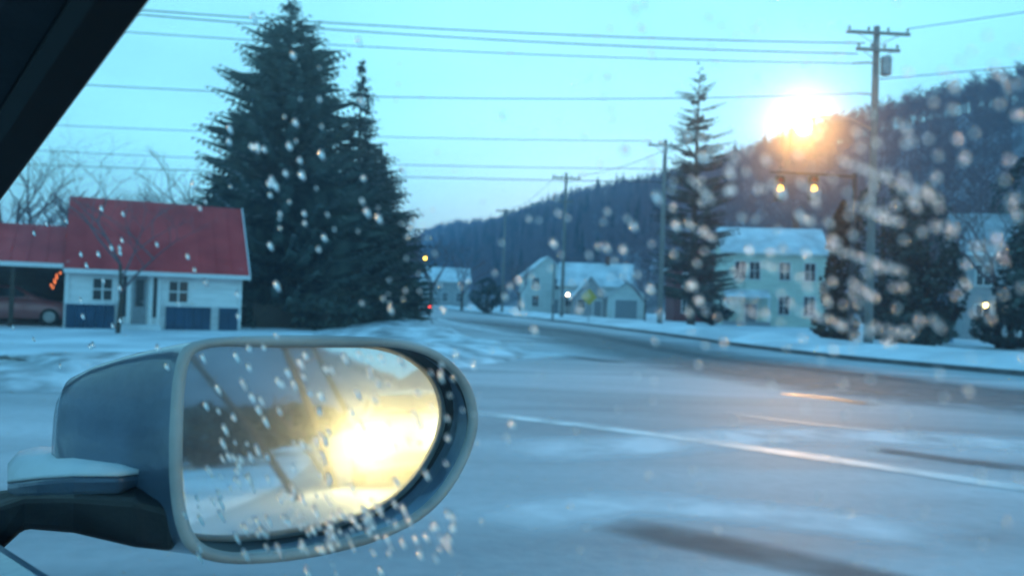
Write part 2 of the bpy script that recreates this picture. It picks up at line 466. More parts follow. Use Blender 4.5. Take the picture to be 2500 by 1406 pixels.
rnd = random.Random(11)
fm = MB()
def far_tree(m_, p, h, r, rn, conifer=False):
    x, y, z = p
    k = len(m_.v)
    if conifer:
        for a in range(3):
            an = a * math.pi / 3 + rn.random()
            c, s = math.cos(an) * h * 0.2, math.sin(an) * h * 0.2
            lv = 4
            for q in range(lv):
                zb, w = z + h * (0.08 + q * 0.22), (1 - q / lv) * 1.0
                kk = len(m_.v)
                m_.v += [Vector((x - c * w, y - s * w, zb - h * .04)), Vector((x + c * w, y + s * w, zb - h * .04)), Vector((x, y, zb + h * 0.34))]
                m_.f.append((kk, kk + 1, kk + 2))
        return
    w = h * 0.013
    m_.v += [Vector((x - w, y, z - 1)), Vector((x + w, y, z - 1)), Vector((x, y, z + h)), Vector((x, y - w, z - 1)), Vector((x, y + w, z - 1))]
    m_.f += [(k, k + 1, k + 2), (k + 3, k + 4, k + 2)]
    for q in range(13):
        zb = z + h * (0.3 + 0.6 * rn.random())
        an = rn.random() * 2 * math.pi
        ln = h * (0.14 + 0.2 * rn.random()) * (1.1 - (zb - z) / h * 0.6)
        dx, dy, dz = math.cos(an) * ln, math.sin(an) * ln, ln * (0.5 + rn.random() * 0.7)
        kk = len(m_.v)
        wq = h * 0.012
        m_.v += [Vector((x, y, zb - wq)), Vector((x, y, zb + wq * 2)), Vector((x + dx, y + dy, zb + dz)),
                 Vector((x + dx * .5, y + dy * .5, zb + dz * .4)), Vector((x + dx * .5, y + dy * .5 , zb + dz * .5 + wq)),
                 Vector((x + dx * .75 - dy * .45, y + dy * .75 + dx * .45, zb + dz * 1.25)), Vector((x + dx * .75 + dy * .5, y + dy * .75 - dx * .5, zb + dz * 1.1))]
        m_.f += [(kk, kk + 1, kk + 2), (kk + 3, kk + 4, kk + 5), (kk + 3, kk + 4, kk + 6)]
for i in range(7200):
    t = rnd.uniform(-230, 700) if i % 3 else rnd.uniform(-120, 250)
    s = rnd.uniform(-8, 122) if i % 4 else rnd.uniform(-6, 10)
    p = RA + RD * t + RPL * s
    if p.y < 30: continue
    far_tree(fm, (p.x, p.y, hill_h(t, s)), rnd.uniform(7, 12.5), 0, rnd, conifer=False)
tag(fm.build('hillside_woods', M['twig'], fix=False), 'leafless woods covering the long hillside', 'woods', kind='stuff')
fm = MB()
for i in range(420):
    t = rnd.gauss(330, 90) if i % 2 else rnd.uniform(60, 640)
    s = rnd.uniform(-4, 110)
    p = RA + RD * t + RPL * s
    far_tree(fm, (p.x, p.y, hill_h(t, s)), rnd.uniform(9, 15), 0, rnd, conifer=True)
tag(fm.build('hillside_conifers', M['needle'], fix=False), 'dark conifers scattered among the leafless hillside woods', 'woods', kind='stuff')
fm = MB()                                            # woods on the valley floor left of the road
for i in range(1700):
    x, y = rnd.uniform(-190, -14), rnd.uniform(75, 330)
    if x > -0.17 * y + 0.5 - 14: continue
    far_tree(fm, (x, y, 0), rnd.uniform(6, 10.5), 0, rnd, conifer=(rnd.random() < 0.1))
tag(fm.build('valley_woods', M['twig'], fix=False), 'far leafless woods behind the red roofed cottage and spruces', 'woods', kind='stuff')

# ---------------------------------------------------------------- trees
def spruce(name, label, base, h, rad, seed, sparse=1.0, material=None, group=None, lean=0.0, low=0.05, droop=0.28, pw=0.7):
    rn = random.Random(seed)
    t = thing(name, label, 'tree', base, 0, group)
    tr = MB()
    tr.tube([(lean * k * k * h * 0.02, 0, k * h) for k in (0, 0.25, 0.5, 0.75, 0.98)], [h * 0.016, h * 0.013, h * 0.009, h * 0.005, 0.02], 8)
    cr_ = MB()
    sn_ = MB()
    nl = int(46 * sparse ** 0.5)
    for i in range(nl):
        k = low + (0.985 - low) * (i + rn.random() * 0.6) / nl
        z0_ = k * h
        L0 = rad * (1 - k) ** pw * min(1, 6 * (1.03 - k)) + 0.1
        if k < 0.16: L0 *= 0.8 + k
        nb = max(4, int((7 + 7 * (1 - k)) * sparse))
        a0 = rn.random() * 6.28
        for b in range(nb):
            an = a0 + 6.283 * b / nb + rn.uniform(-0.25, 0.25)
            L = L0 * (0.6 + 0.5 * rn.random() ** 0.8)
            if rn.random() < 0.06: continue
            ca, sa = math.cos(an), math.sin(an)
            z0 = z0_ + rn.uniform(-.9, .9) * h / nl
            dr_ = droop * rn.uniform(.4, 1.5)
            snowy = noise2(an * 1.3, z0 * .5, 1.0, seed) > .18
            steps = max(3, int(L / 0.24))
            lx = lean * k * k * h * 0.02
            def bp(q):
                return Vector((lx + ca * L * q, sa * L * q, z0 - L * dr_ * math.sin(q * 2.0) + L * 0.16 * q * q + (0.25 * k) * L * q))
            # limb
            kk = len(cr_.v)
            a, c = bp(0), bp(1)
            cr_.v += [a + Vector((0, 0, 0.035)), a - Vector((0, 0, 0.035)), bp(.5), c]
            cr_.f += [(kk, kk + 1, kk + 2), (kk + 2, kk + 1, kk + 3)]
            for q_ in range(1, steps + 1):
                q = q_ / steps
                p = bp(q)
                wside = (0.16 + 0.34 * (1 - q)) * min(1.0, 0.35 + L * 0.35)
                if snowy and q > .35 and rn.random() < .6:
                    kk = len(sn_.v); w_ = wside * rn.uniform(.3, .6); zz = Vector((0, 0, .05)); sd2 = Vector((-sa, ca, -.2)) * w_; fo = Vector((ca, sa, -.1)) * .16
                    sn_.v += [p + zz - sd2, p + zz + fo, p + zz + sd2, p + zz * 1.8 - fo]
                    sn_.f.append((kk, kk + 1, kk + 2, kk + 3))
                for sgn in (-1, 1):
                    if rn.random() > 0.92: continue
                    ln = wside * rn.uniform(0.7, 1.35)
                    out = Vector((ca * 0.75 - sa * sgn, sa * 0.75 + ca * sgn, -0.15 - 0.55 * rn.random()))
                    out.normalize()
                    e_ = p + out * ln
                    wv = Vector((ca, sa, 0.0)) * (0.06 + 0.05 * rn.random()) + Vector((0, 0, -0.05 - 0.09 * rn.random()))
                    kk = len(cr_.v)
                    cr_.v += [p - wv * 0.6, p + wv * 0.7, e_ + wv * 0.45, e_ - wv * 0.2, p + Vector((0, 0, -ln * rn.uniform(.35, .75))) + out * ln * .4]
                    cr_.f += [(kk, kk + 1, kk + 2, kk + 3), (kk, kk + 1, kk + 4)]
    tr.build('trunk', M['bark'], t)
    cr_.build('crown', material or M['needle'], t, fix=False)
    if sn_.f: tag(sn_.build('snow_dusting', M['snow_thin'], t, fix=False), kind='stuff')
    return t

SPR = [('dp', 690, 41.0)]
def base_at(u, depth):
    p = dp(u, 740, depth); return (p.x, p.y, 0)
spruce('spruce_tree', 'tallest dark spruce rising beside the red roofed cottage', base_at(683, 41), 16.0, 6.1, 3, sparse=1.15, pw=.55)
spruce('spruce_tree', 'slender spruce just right of the tallest spruce, thinner top', base_at(862, 43), 13.6, 3.2, 8, pw=.85)
spruce('spruce_tree', 'broad low spruce at the right foot of the spruce clump', base_at(905, 46), 9.9, 3.9, 15, pw=.6)
spruce('spruce_tree', 'spruce with its crown merged into the left flank of the tallest spruce', base_at(560, 46), 9.6, 4.0, 21)
spruce('ragged_spruce', 'ragged half bare spruce behind the roadside pole at the hill foot', base_at(1688, 66), 20.6, 4.4, 5, sparse=0.6, lean=0.25, low=0.10, droop=0.12, pw=.5)

def bare_tree(name, label, base, h, seed, spread=1.0, group=None, depth=5, rz=0.0, thick=1.0, lean=(0, 0)):
    rn = random.Random(seed)
    t = thing(name, label, 'tree', base, rz, group)
    tr, cr_ = MB(), MB()
    def grow(p, d, L, r, lev):
        q = p + d * L * 0.5 + Vector((rn.uniform(-1, 1), rn.uniform(-1, 1), 0)) * L * 0.05
        e_ = p + d * L
        (tr if lev == 0 else cr_).tube([p, q, e_], [r, r * 0.82, r * 0.62], 6 if lev == 0 else (4 if lev < 3 else 3), cap=False)
        if lev >= depth: return
        n = rn.choice((2, 3, 3)) if lev else 4
        for i in range(n):
            an = rn.random() * 6.283
            side = Vector((math.cos(an), math.sin(an), 0))
            nd = (d * rn.uniform(0.75, 1.1) + side * rn.uniform(0.35, 0.85) * spread + Vector((0, 0, 0.12))).normalized()
            st = e_ if i < 2 else p.lerp(e_, rn.uniform(0.55, 0.95))
            grow(st, nd, L * rn.uniform(0.58, 0.82), r * rn.uniform(0.45, 0.62), lev + 1)
    grow(Vector((0, 0, -0.1)), Vector((lean[0], lean[1], 1)).normalized(), h * 0.30, h * 0.017 * thick, 0)
    tr.build('trunk', M['bark'], t)
    cr_.build('crown', M['twig'], t, fix=False)
    return t

GT = 'leafless trees by the cottage'
for u, d, h, sd_, lb in ((60, 52, 10.5, 1, 'leafless tree at the left edge behind the low red roof wing'),
                         (215, 58, 10.0, 2, 'leafless tree above the left end of the cottage ridge'),
                         (330, 50, 8.6, 3, 'leafless tree above the middle of the cottage ridge'),
                         (445, 56, 10.8, 4, 'leafless tree tucked between cottage ridge and spruces')):
    bare_tree('bare_tree', lb, base_at(u, d), h * 1.08, sd_, 1.15, GT, depth=6, thick=1.5)
bare_tree('bare_tree', 'small leafless tree in front of the cottage roof, left of its door', base_at(290, 28.5), 8.0, 19, 1.5, GT, depth=6, thick=.6)
GC = 'leafless trees beyond the spruces'
for u, d, h, sd_, lb in ((985, 62, 8.8, 6, 'leafless tree touching the right skirt of the spruces'),
                         (1052, 96, 11.5, 7, 'pale leafless tree above the tail lights of the far car'),
                         (1128, 118, 10.0, 9, 'leafless tree left of the thin far utility pole'),
                         (1268, 112, 8.2, 10, 'leafless tree in front of the leftmost far white house')):
    bare_tree('bare_tree', lb, base_at(u, d), h, sd_, 1.1, GC, depth=6, thick=1.5)
GR = 'leafless trees at the right'
for u, d, h, sd_, lb in ((2190, 55, 10.5, 13, 'leafless tree beside the brown evergreen on the right'),
                         (2285, 50, 10.0, 14, 'leafless tree in front of the far right house'),
                         (2440, 44, 10.5, 16, 'leafless tree at the right picture edge'),
                         (1575, 92, 8.0, 17, 'leafless tree behind the yellow diamond sign and porch')):
    bare_tree('bare_tree', lb, base_at(u, d), h, sd_, 1.2, GR)

def leafy(name, label, base, h, r, seed, material, cat='tree', conic=0.6, n=2600):
    rn = random.Random(seed)
    t = thing(name, label, cat, base)
    MB().tube([(0, 0, -0.1), (0.03, 0, h * 0.4), (0, 0, h * 0.85)], [r * 0.12, r * 0.08, 0.03], 7).build('trunk', M['bark'], t)
    c = MB()
    lob = [(rn.uniform(0, 6.28), rn.uniform(0.1, 0.95), rn.uniform(0.75, 1.2)) for _ in range(26)]
    for i in range(n):
        la, lz, ls = rn.choice(lob)
        k = min(1.0, max(0.03, lz + rn.gauss(0, 0.07)))
        prof = (math.sin(min(1, k * 2.2) * math.pi / 2)) * (1 - conic * k) * (1 if k < 0.85 else (1 - k) / 0.15 * 0.9 + 0.1)
        an = la + rn.gauss(0, 0.45)
        rr = r * prof * ls * (1 - 0.5 * rn.random() ** 2)
        p = Vector((math.cos(an) * rr, math.sin(an) * rr, k * h))
        s_ = rn.uniform(0.10, 0.24)
        a = Vector((rn.uniform(-1, 1), rn.uniform(-1, 1), rn.uniform(-0.6, 1))).normalized() * s_
        b = a.cross(Vector((rn.uniform(-1, 1), rn.uniform(-1, 1), rn.uniform(-1, 1)))).normalized() * s_ * 0.55
        kk = len(c.v)
        c.v += [p - a, p + b, p + a, p - b]
        c.f.append((kk, kk + 1, kk + 2, kk + 3))
    c.build('crown', material, t, fix=False)
    return t
leafy('evergreen_tree', 'brown black columnar evergreen right of the pale green house', base_at(2052, 47), 7.6, 1.25, 31, M['needle_dark'])
leafy('evergreen_tree', 'dark bushy evergreen between brown evergreen and arched shed', base_at(2150, 52), 10.2, 2.8, 32, M['needle'], n=4200)
leafy('evergreen_tree', 'dark evergreen mass before the far right house', base_at(2262, 46), 7.2, 2.5, 33, M['needle'], n=3800)
leafy('evergreen_tree', 'dark evergreen filling the right picture edge', base_at(2545, 41), 8.0, 2.4, 34, M['needle'], n=3800)
leafy('evergreen_tree', 'tall dark evergreen behind the arched shed, up the slope', base_at(2260, 68), 12.2, 3.6, 35, M['needle'], n=5200)
leafy('evergreen_tree', 'tall dark evergreen behind the far right house', base_at(2490, 74), 15.5, 4.4, 36, M['needle'], n=5600)
leafy('shrub', 'low dark shrub at the foot of the brown evergreen', base_at(2040, 43), 1.5, 1.3, 41, M['needle_dark'], 'shrub', 0.3, 900)
leafy('shrub', 'low dark shrub under the arched shed window', base_at(2230, 39), 1.7, 1.9, 42, M['needle'], 'shrub', 0.3, 1300)
leafy('shrub', 'low dark shrub at the right end of the snow verge', base_at(2470, 43), 1.9, 1.9, 43, M['needle'], 'shrub', 0.3, 1300)
leafy('shrub', 'rounded dark bush at the foot of the thin far utility pole', base_at(1190, 101), 4.2, 2.3, 44, M['needle'], 'shrub', 0.3, 1500)
leafy('shrub', 'dark bush right of the spruce clump by the road', base_at(800, 37), 1.5, 1.9, 45, M['needle'], 'shrub', 0.3, 1300)
leafy('shrub', 'dark bush between the red house and the pale green house', base_at(1740, 78), 3.0, 2.0, 46, M['needle'], 'shrub', 0.3, 1300)

# ---------------------------------------------------------------- houses
def window(parent, x, z, w, h, y, face='front', mull=True, sill=True):
    """y is the wall plane; local front faces -Y; 'right' wall faces +X"""
    def P(a, b, c):                                   # a along wall, b outward, c up
        return (a, y - b, c) if face == 'front' else (y + b, a, c)
    def bx(m_, a0, a1, b0, b1, c0, c1):
        p0, p1 = P(a0, b0, c0), P(a1, b1, c1)
        m_.box([(i + j) / 2 for i, j in zip(p0, p1)], [abs(j - i) for i, j in zip(p0, p1)])
    f = MB(); t = 0.09
    bx(f, x - w / 2 - t, x - w / 2, -0.02, 0.05, z, z + h); bx(f, x + w / 2, x + w / 2 + t, -0.02, 0.05, z, z + h)
    bx(f, x - w / 2 - t, x + w / 2 + t, -0.02, 0.055, z + h, z + h + t)
    o = f.build('window', M['trim'], parent)
    p = MB(); bx(p, x - w / 2, x + w / 2, -0.01, 0.012, z, z + h); p.build('pane', M['glass_dark'], o)
    if mull:
        q = MB(); bx(q, x - 0.03, x + 0.03, 0.012, 0.04, z, z + h); q.build('mullion', M['trim'], o)
        q = MB(); bx(q, x - w / 2, x - 0.03, 0.012, 0.036, z + h * .5 - 0.025, z + h * .5 + 0.025); bx(q, x + 0.03, x + w / 2, 0.012, 0.036, z + h * .5 - 0.025, z + h * .5 + 0.025)
        q.build('glazing_bar', M['trim'], o)
    if sill:
        q = MB(); bx(q, x - w / 2 - 0.14, x + w / 2 + 0.14, -0.02, 0.11, z - 0.09, z - 0.0); q.build('sill', M['trim'], o)
    return o

def gable_house(name, label, loc, rz, w, d, eave, ridge, wall, roofm, wins=(), rwins=(), along='x', over=0.35, chimney=None, door=None, porch=None, cat='house', roof_t=0.16):
    t = thing(name, label, cat, loc, rz)
    hw, hd = w / 2, d / 2
    m_ = MB()
    if along == 'x':
        pts = [(-hw, -hd, -0.2), (hw, -hd, -0.2), (hw, hd, -0.2), (-hw, hd, -0.2), (-hw, -hd, eave), (hw, -hd, eave), (hw, hd, eave), (-hw, hd, eave), (-hw, 0, ridge - .02), (hw, 0, ridge - .02)]
        m_.add(pts, [(0, 1, 5, 4), (1, 2, 6, 9, 5), (2, 3, 7, 6), (3, 0, 4, 8, 7)])
    else:
        pts = [(-hw, -hd, -0.2), (hw, -hd, -0.2), (hw, hd, -0.2), (-hw, hd, -0.2), (-hw, -hd, eave), (hw, -hd, eave), (hw, hd, eave), (-hw, hd, eave), (0, -hd, ridge - .02), (0, hd, ridge - .02)]
        m_.add(pts, [(0, 1, 5, 8, 4), (1, 2, 6, 5), (2, 3, 7, 9, 6), (3, 0, 4, 7)])
    m_.build('wall', wall, t)
    run, L = (hd, hw) if along == 'x' else (hw, hd)
    sl = (ridge - eave) / run
    for sg in (-1, 1):
        r = MB()
        o_ = run + over; ze = eave - sl * over
        pr = []
        for l_ in (-L - over, L + over):
            a = [(l_, sg * 0.0, ridge), (l_, sg * o_, ze), (l_, sg * o_, ze + roof_t), (l_, 0.0, ridge + roof_t)]
            pr.append(a if along == 'x' else [(q[1], q[0], q[2]) for q in a])
        r.loft(pr)
        ro = r.build('roof', roofm, t)
        fb = MB()
        zc = ze - 0.02
        if along == 'x': fb.box((0, sg * (o_ + 0.02), zc + 0.03), (2 * (L + over) + 0.04, 0.05, 0.2))
        else: fb.box((sg * (o_ + 0.02), 0, zc + 0.03), (0.05, 2 * (L + over) + 0.04, 0.2))
        fb.build('fascia', M['trim'], ro)
    if chimney:
        cx, cy, ch = chimney
        c = MB().box((cx, cy, ridge + ch / 2 - 0.6), (0.6, 0.6, ch + 1.2)).box((cx, cy, ridge + ch + 0.05), (0.72, 0.72, 0.14))
        c.build('chimney', M['brick'], t)
    for (x, z, ww, hh) in wins: window(t, x, z, ww, hh, -hd)
    for (x, z, ww, hh) in rwins: window(t, x, z, ww, hh, hw, 'right')
    if door:
        dx, dw, dh = door
        dr = MB().box((dx, -hd - 0.02, dh / 2), (dw, 0.06, dh)).build('door', M['door_grey'], t)
        MB().box((dx - dw / 2 - 0.06, -hd - 0.03, dh / 2), (0.12, 0.1, dh)).box((dx + dw / 2 + 0.06, -hd - 0.03, dh / 2), (0.12, 0.1, dh)).box((dx, -hd - 0.03, dh + 0.06), (dw + 0.24, 0.1, 0.12)).build('frame', M['trim'], dr)
        MB().tube([(dx + dw * .36, -hd - 0.05, 1.0), (dx + dw * .36, -hd - 0.12, 1.0), (dx + dw * .28, -hd - 0.12, 1.0)], 0.02, 6).build('handle', M['steel'], dr)
    if porch:
        x0, x1, pd, ph = porch
        pr = MB().loft([[(x0, -hd, ph + 0.7), (x0, -hd - pd, ph), (x0, -hd - pd, ph + 0.14), (x0, -hd, ph + 0.86)], [(x1, -hd, ph + 0.7), (x1, -hd - pd, ph), (x1, -hd - pd, ph + 0.14), (x1, -hd, ph + 0.86)]])
        po = pr.build('porch_roof', roofm, t)
        n = max(2, int((x1 - x0) / 2.2) + 1)
        for i in range(n):
            xx = x0 + 0.15 + (x1 - x0 - 0.3) * i / (n - 1)
            MB().box((xx, -hd - pd + 0.15, ph / 2 - .05), (0.16, 0.16, ph + .1)).build('porch_post', M['trim'], t)
        MB().box(((x0 + x1) / 2, -hd - pd / 2, 0.2), (x1 - x0, pd, 0.4)).build('porch_floor', M['house_grey'], t)
    return t

# the red roofed cottage
A, B = dp(162, 780, 31.0), dp(582, 780, 33.6)
ang = math.atan2(B.y - A.y, B.x - A.x)
Wc = (B.xy - A.xy).length
Dc = 5.2
ctr = (A.xy + B.xy) / 2 + Vector((-math.sin(ang), math.cos(ang))) * Dc / 2
cot = thing('red_roofed_cottage', 'small white cottage with red metal roof and dark blue lower wall panels', 'house', (ctr.x, ctr.y, 0), ang)
hw, hd = Wc / 2, Dc / 2
EV, RG = 2.42, 4.95
MB().add([(-hw, -hd, -.2), (hw, -hd, -.2), (hw, hd, -.2), (-hw, hd, -.2), (-hw, -hd, EV), (hw, -hd, EV), (hw, hd, EV), (-hw, hd, EV), (-hw, 0, RG - .02), (hw, 0, RG - .02)],
         [(0, 1, 5, 4), (1, 2, 6, 9, 5), (2, 3, 7, 6), (3, 0, 4, 8, 7)]).build('wall', M['white_wall'], cot)
def seam_roof(parent, x0, x1, hd_, ev, rg, over, sides=(-1, 1), yoff=0.0):
    sl = (rg - ev) / hd_
    for sg in sides:
        r = MB(); o_ = hd_ + over; ze = ev - sl * over
        r.loft([[(x, yoff, rg), (x, yoff + sg * o_, ze), (x, yoff + sg * o_, ze + .08), (x, yoff, rg + .08)] for x in (x0, x1)])
        ro = r.build('roof', M['red_roof'], parent)
        n = int((x1 - x0) / 0.55)
        for i in range(n + 1):
            x = x0 + 0.02 + (x1 - x0 - 0.04) * i / n
            MB().loft([[(xx, yoff, rg + .08), (xx, yoff + sg * o_, ze + .08), (xx, yoff + sg * o_, ze + .115), (xx, yoff, rg + .115)] for xx in (x - .015, x + .015)]).build('seam', M['red_roof'], ro)
        MB().box(((x0 + x1) / 2, yoff + sg * (o_ + .025), ze + .0), (x1 - x0, .04, .16)).build('fascia', M['trim'], ro)
seam_roof(cot, -hw - .15, hw + .3, hd, EV, RG, .35)
for x in (hw + .33,):                                    # pale barge boards on the right gable
    bb = MB()
    sl = (RG - EV) / hd
    for sg in (-1, 1):
        bb.loft([[(x + a, 0, RG - .12), (x + a, sg * (hd + .35), EV - sl * .35 - .12), (x + a, sg * (hd + .35), EV - sl * .35 + .12), (x + a, 0, RG + .12)] for a in (-.025, .025)])
    bb.build('barge_board', M['trim'], cot)
def fx(u):                                               # photograph column -> metres along the cottage front
    n_ = Vector((math.sin(ang), -math.cos(ang), 0)); p = hit(u, 760, A, n_)
    return (p.xy - A.xy).dot(Vector((math.cos(ang), math.sin(ang)))) - hw
for u0, u1 in ((225, 271), (411, 456)):
    window(cot, (fx(u0) + fx(u1)) / 2, 1.05, fx(u1) - fx(u0), 0.78, -hd)
window(cot, -0.3, 1.0, 0.8, 1.0, hw, 'right')
dx0, dx1 = fx(322), fx(357)
dr = MB().box(((dx0 + dx1) / 2, -hd - .02, 1.06), (dx1 - dx0, .06, 1.9)).build('door', M['door_grey'], cot)
MB().box(((dx0 + dx1) / 2, -hd - .055, 1.35), (dx1 - dx0 - .22, .02, 1.0)).build('pane', M['glass_dark'], dr)
MB().tube([(dx1 - .09, -hd - .05, 1.02), (dx1 - .09, -hd - .12, 1.02), (dx1 - .2, -hd - .12, 1.02)], .02, 6).build('handle', M['steel'], dr)
for u in (293, 312, 367, 386):
    MB().box((fx(u), -hd - .05, 1.15), (.12, .14, 2.3)).build('door_pilaster', M['trim'], cot)
for u in (302, 377):
    MB().box((fx(u), -hd - .012, 1.2), (.14, .03, 1.5)).build('side_light', M['glass_dark'], cot)
MB().box(((fx(286) + fx(392)) / 2, -hd - .55, .09), (fx(392) - fx(286), 1.1, .18), taper=.9).build('door_step', M['roof_snow'], cot)
for u0, u1 in ((160, 280), (404, 514), (534, 580)):
    x0, x1 = fx(u0), fx(u1)
    n = max(2, int((x1 - x0) / .3))
    for i in range(n):
        w = (x1 - x0) / n
        MB().box((x0 + w * (i + .5), -hd - .10, .42), (w - .012, .16, .92)).build('blue_board', M['blue_panel'], cot)
    MB().box(((x0 + x1) / 2, -hd - .12, .91), (x1 - x0 + .1, .26, .06)).build('ledge', M['roof_snow'], cot)
MB().box((-hw - .03, -hd - .03, EV / 2), (.14, .14, EV)).build('corner_post', M['trim'], cot)
MB().box((hw + .02, -hd - .03, EV / 2), (.12, .12, EV)).build('corner_post', M['trim'], cot)
# open carport wing to the left, same ridge direction, lower
cx0, cx1 = -hw - 7.5, -hw - .16
seam_roof(cot, cx0, cx1, hd - .2, 2.45, 3.75, .4)
MB().box(((cx0 + cx1) / 2, hd - .35, 1.2), (cx1 - cx0, .12, 2.5)).build('carport_wall', M['dark_wood'], cot)
for k in range(3):
    MB().box((cx0 + .3 + (cx1 - cx0 - 1.9) * k / 2, -hd + .12, 1.15), (.15, .15, 2.5)).build('carport_post', M['dark_wood'], cot)

sl_ = thing('string_lights', 'strand of small orange bulbs hanging at the cottage carport corner', 'lights', tuple(dp(138, 690, 31.3).xy) + (0,))
p0 = dp(150, 652, 31.2); pts_ = [p0 + Vector((-.04 * k - .02 * math.sin(k * 2.1), 0, -.09 * k)) for k in range(9)]
o0 = Vector(sl_.location)
MB().tube([p - o0 for p in pts_], .008, 4).build('cable', M['wire'], sl_)
for k in range(2, 9):
    q = pts_[k] - o0 + Vector((.04 * (-1) ** k, -.02, -.03))
    MB().tube([q + Vector((0, 0, .035)), q, q - Vector((0, 0, .035)), q - Vector((0, 0, .06))], [.01, .022, .018, .005], 6).build('bulb', M['orange_bulb'], sl_)

# fence right of the cottage
fa, fb_ = dp(618, 780, 36.5), dp(835, 780, 39.5)
fn = thing('board_fence', 'low dark board fence between cottage and spruces', 'fence', (fa.x, fa.y, 0), math.atan2(fb_.y - fa.y, fb_.x - fa.x))
FL = (fb_.xy - fa.xy).length
for k in range(int(FL / .17)):
    hgt = 1.02 + .05 * math.sin(k * 2.3)
    MB().box((.17 * k + .085, 0, hgt / 2), (.145, .025, hgt)).build('board', M['dark_wood'], fn)
for z in (.3, .8):
    MB().box((FL / 2, .045, z), (FL, .05, .09)).build('rail', M['dark_wood'], fn)
for k in range(3):
    MB().box((.1 + (FL - .2) * k / 2, .12, .55), (.1, .1, 1.15)).build('post', M['dark_wood'], fn)

pp = dp(640, 740, 52)
gable_house('red_shed', 'dark red house behind the board fence, half hidden by spruces', (pp.x, pp.y, 0), .15, 3.6, 4, 3.2, 4.4, M['house_red'], M['roof_snow'], wins=((0, 1.5, .9, 1.2),))

# houses to the right and far
pp = dp(1872, 740, 88)
gable_house('pale_green_house', 'two storey pale green house with snowy roof and corner porch', (pp.x, pp.y, 0), -.12, 9.9, 7.5, 7.4, 9.9, M['house_teal'], M['roof_snow'],
            wins=((-3.3, 4.6, 1.0, 1.7), (-1.9, 4.6, 1.0, 1.7), (1.0, 4.6, 1.0, 1.7), (3.4, 4.6, 1.0, 1.7), (1.0, 1.2, 1.0, 1.8), (3.4, 1.2, 1.0, 1.8)), chimney=(2.8, .6, 1.2), door=(-2.2, 1.1, 2.1), porch=(-4.95, -.6, 2.0, 2.7))
pp = dp(1694, 740, 98)
gable_house('red_house', 'dark red house behind the ragged spruce', (pp.x, pp.y, 0), -.05, 5.6, 7, 6.2, 8.6, M['house_red'], M['house_grey'], along='y',
            wins=((-1.4, 3.8, .9, 1.5), (1.4, 3.8, .9, 1.5), (-1.4, 1.0, .9, 1.5)), door=(1.3, 1.0, 2.1))
pp = dp(2425, 740, 62)
frh = gable_house('far_right_house', 'pale house with steep snowy roof at the right picture edge', (pp.x, pp.y, 0), -.25, 5.6, 7, 6.2, 9.0, M['house_grey'], M['roof_shaded'],
            wins=((-1.6, 3.8, .9, 1.4), (1.2, 3.8, .9, 1.4), (-1.6, 1.0, .9, 1.4)), door=(1.3, 1.0, 2.1))
for x_ in (-1.45, -.45):
    ln_ = MB().tube([(x_, -3.62, 2.26), (x_, -3.62, 2.3), (x_, -3.62, 2.52), (x_, -3.62, 2.55)], [.05, .09, .10, .06], 8).build('wall_lantern', M['head_small'], frh)
    MB().box((x_, -3.54, 2.6), (.2, .2, .06)).build('bracket', M['black'], ln_)
pp = dp(1452, 740, 116)
gable_house('white_house', 'long white house with snowy roof behind the yellow diamond sign', (pp.x, pp.y, 0), -.1, 9.4, 7, 4.2, 7.0, M['house_white'], M['roof_snow'],
            wins=((-3.4, 1.2, 1.0, 1.6), (-1.6, 1.2, 1.0, 1.6), (1.7, 1.2, 1.0, 1.6), (3.4, 1.2, 1.0, 1.6)), door=(0, 1.1, 2.1), chimney=(1.6, 0, 1.0), porch=(-4.6, 1.0, 1.8, 2.5))
pp = dp(1437, 740, 109)
gable_house('gabled_cottage', 'small grey house with steep gable before the long white house', (pp.x, pp.y, 0), 0, 4.2, 4.6, 2.5, 5.0, M['house_grey'], M['roof_snow'], along='y', wins=((-1.1, 1.0, .8, 1.2),), door=(.9, .95, 2.05))
pp = dp(1325, 740, 124)
gable_house('white_house', 'leftmost of the far white houses, tall with plain gable', (pp.x, pp.y, 0), .1, 6.2, 7.5, 5.4, 8.0, M['house_white'], M['roof_snow'], along='y',
            wins=((-1.6, 3.5, .9, 1.5), (1.6, 3.5, .9, 1.5), (-1.6, 1.0, .9, 1.5)), door=(1.2, 1.0, 2.1))
pp = dp(1527, 740, 104)
gable_house('white_garage', 'low white garage right of the yellow diamond sign', (pp.x, pp.y, 0), -.1, 4.4, 5.5, 2.7, 4.3, M['house_white'], M['roof_snow'], along='y', wins=(), door=(0, 2.6, 2.2), cat='garage')
pp = dp(1085, 740, 150)
gable_house('far_grey_house', 'distant grey house seen under the leafless trees by the road', (pp.x, pp.y, 0), .1, 8, 7, 4.8, 7.0, M['house_grey'], M['roof_snow'], wins=((-2.4, 1.2, .9, 1.5), (2.4, 1.2, .9, 1.5), (0, 1.2, .9, 1.5)))
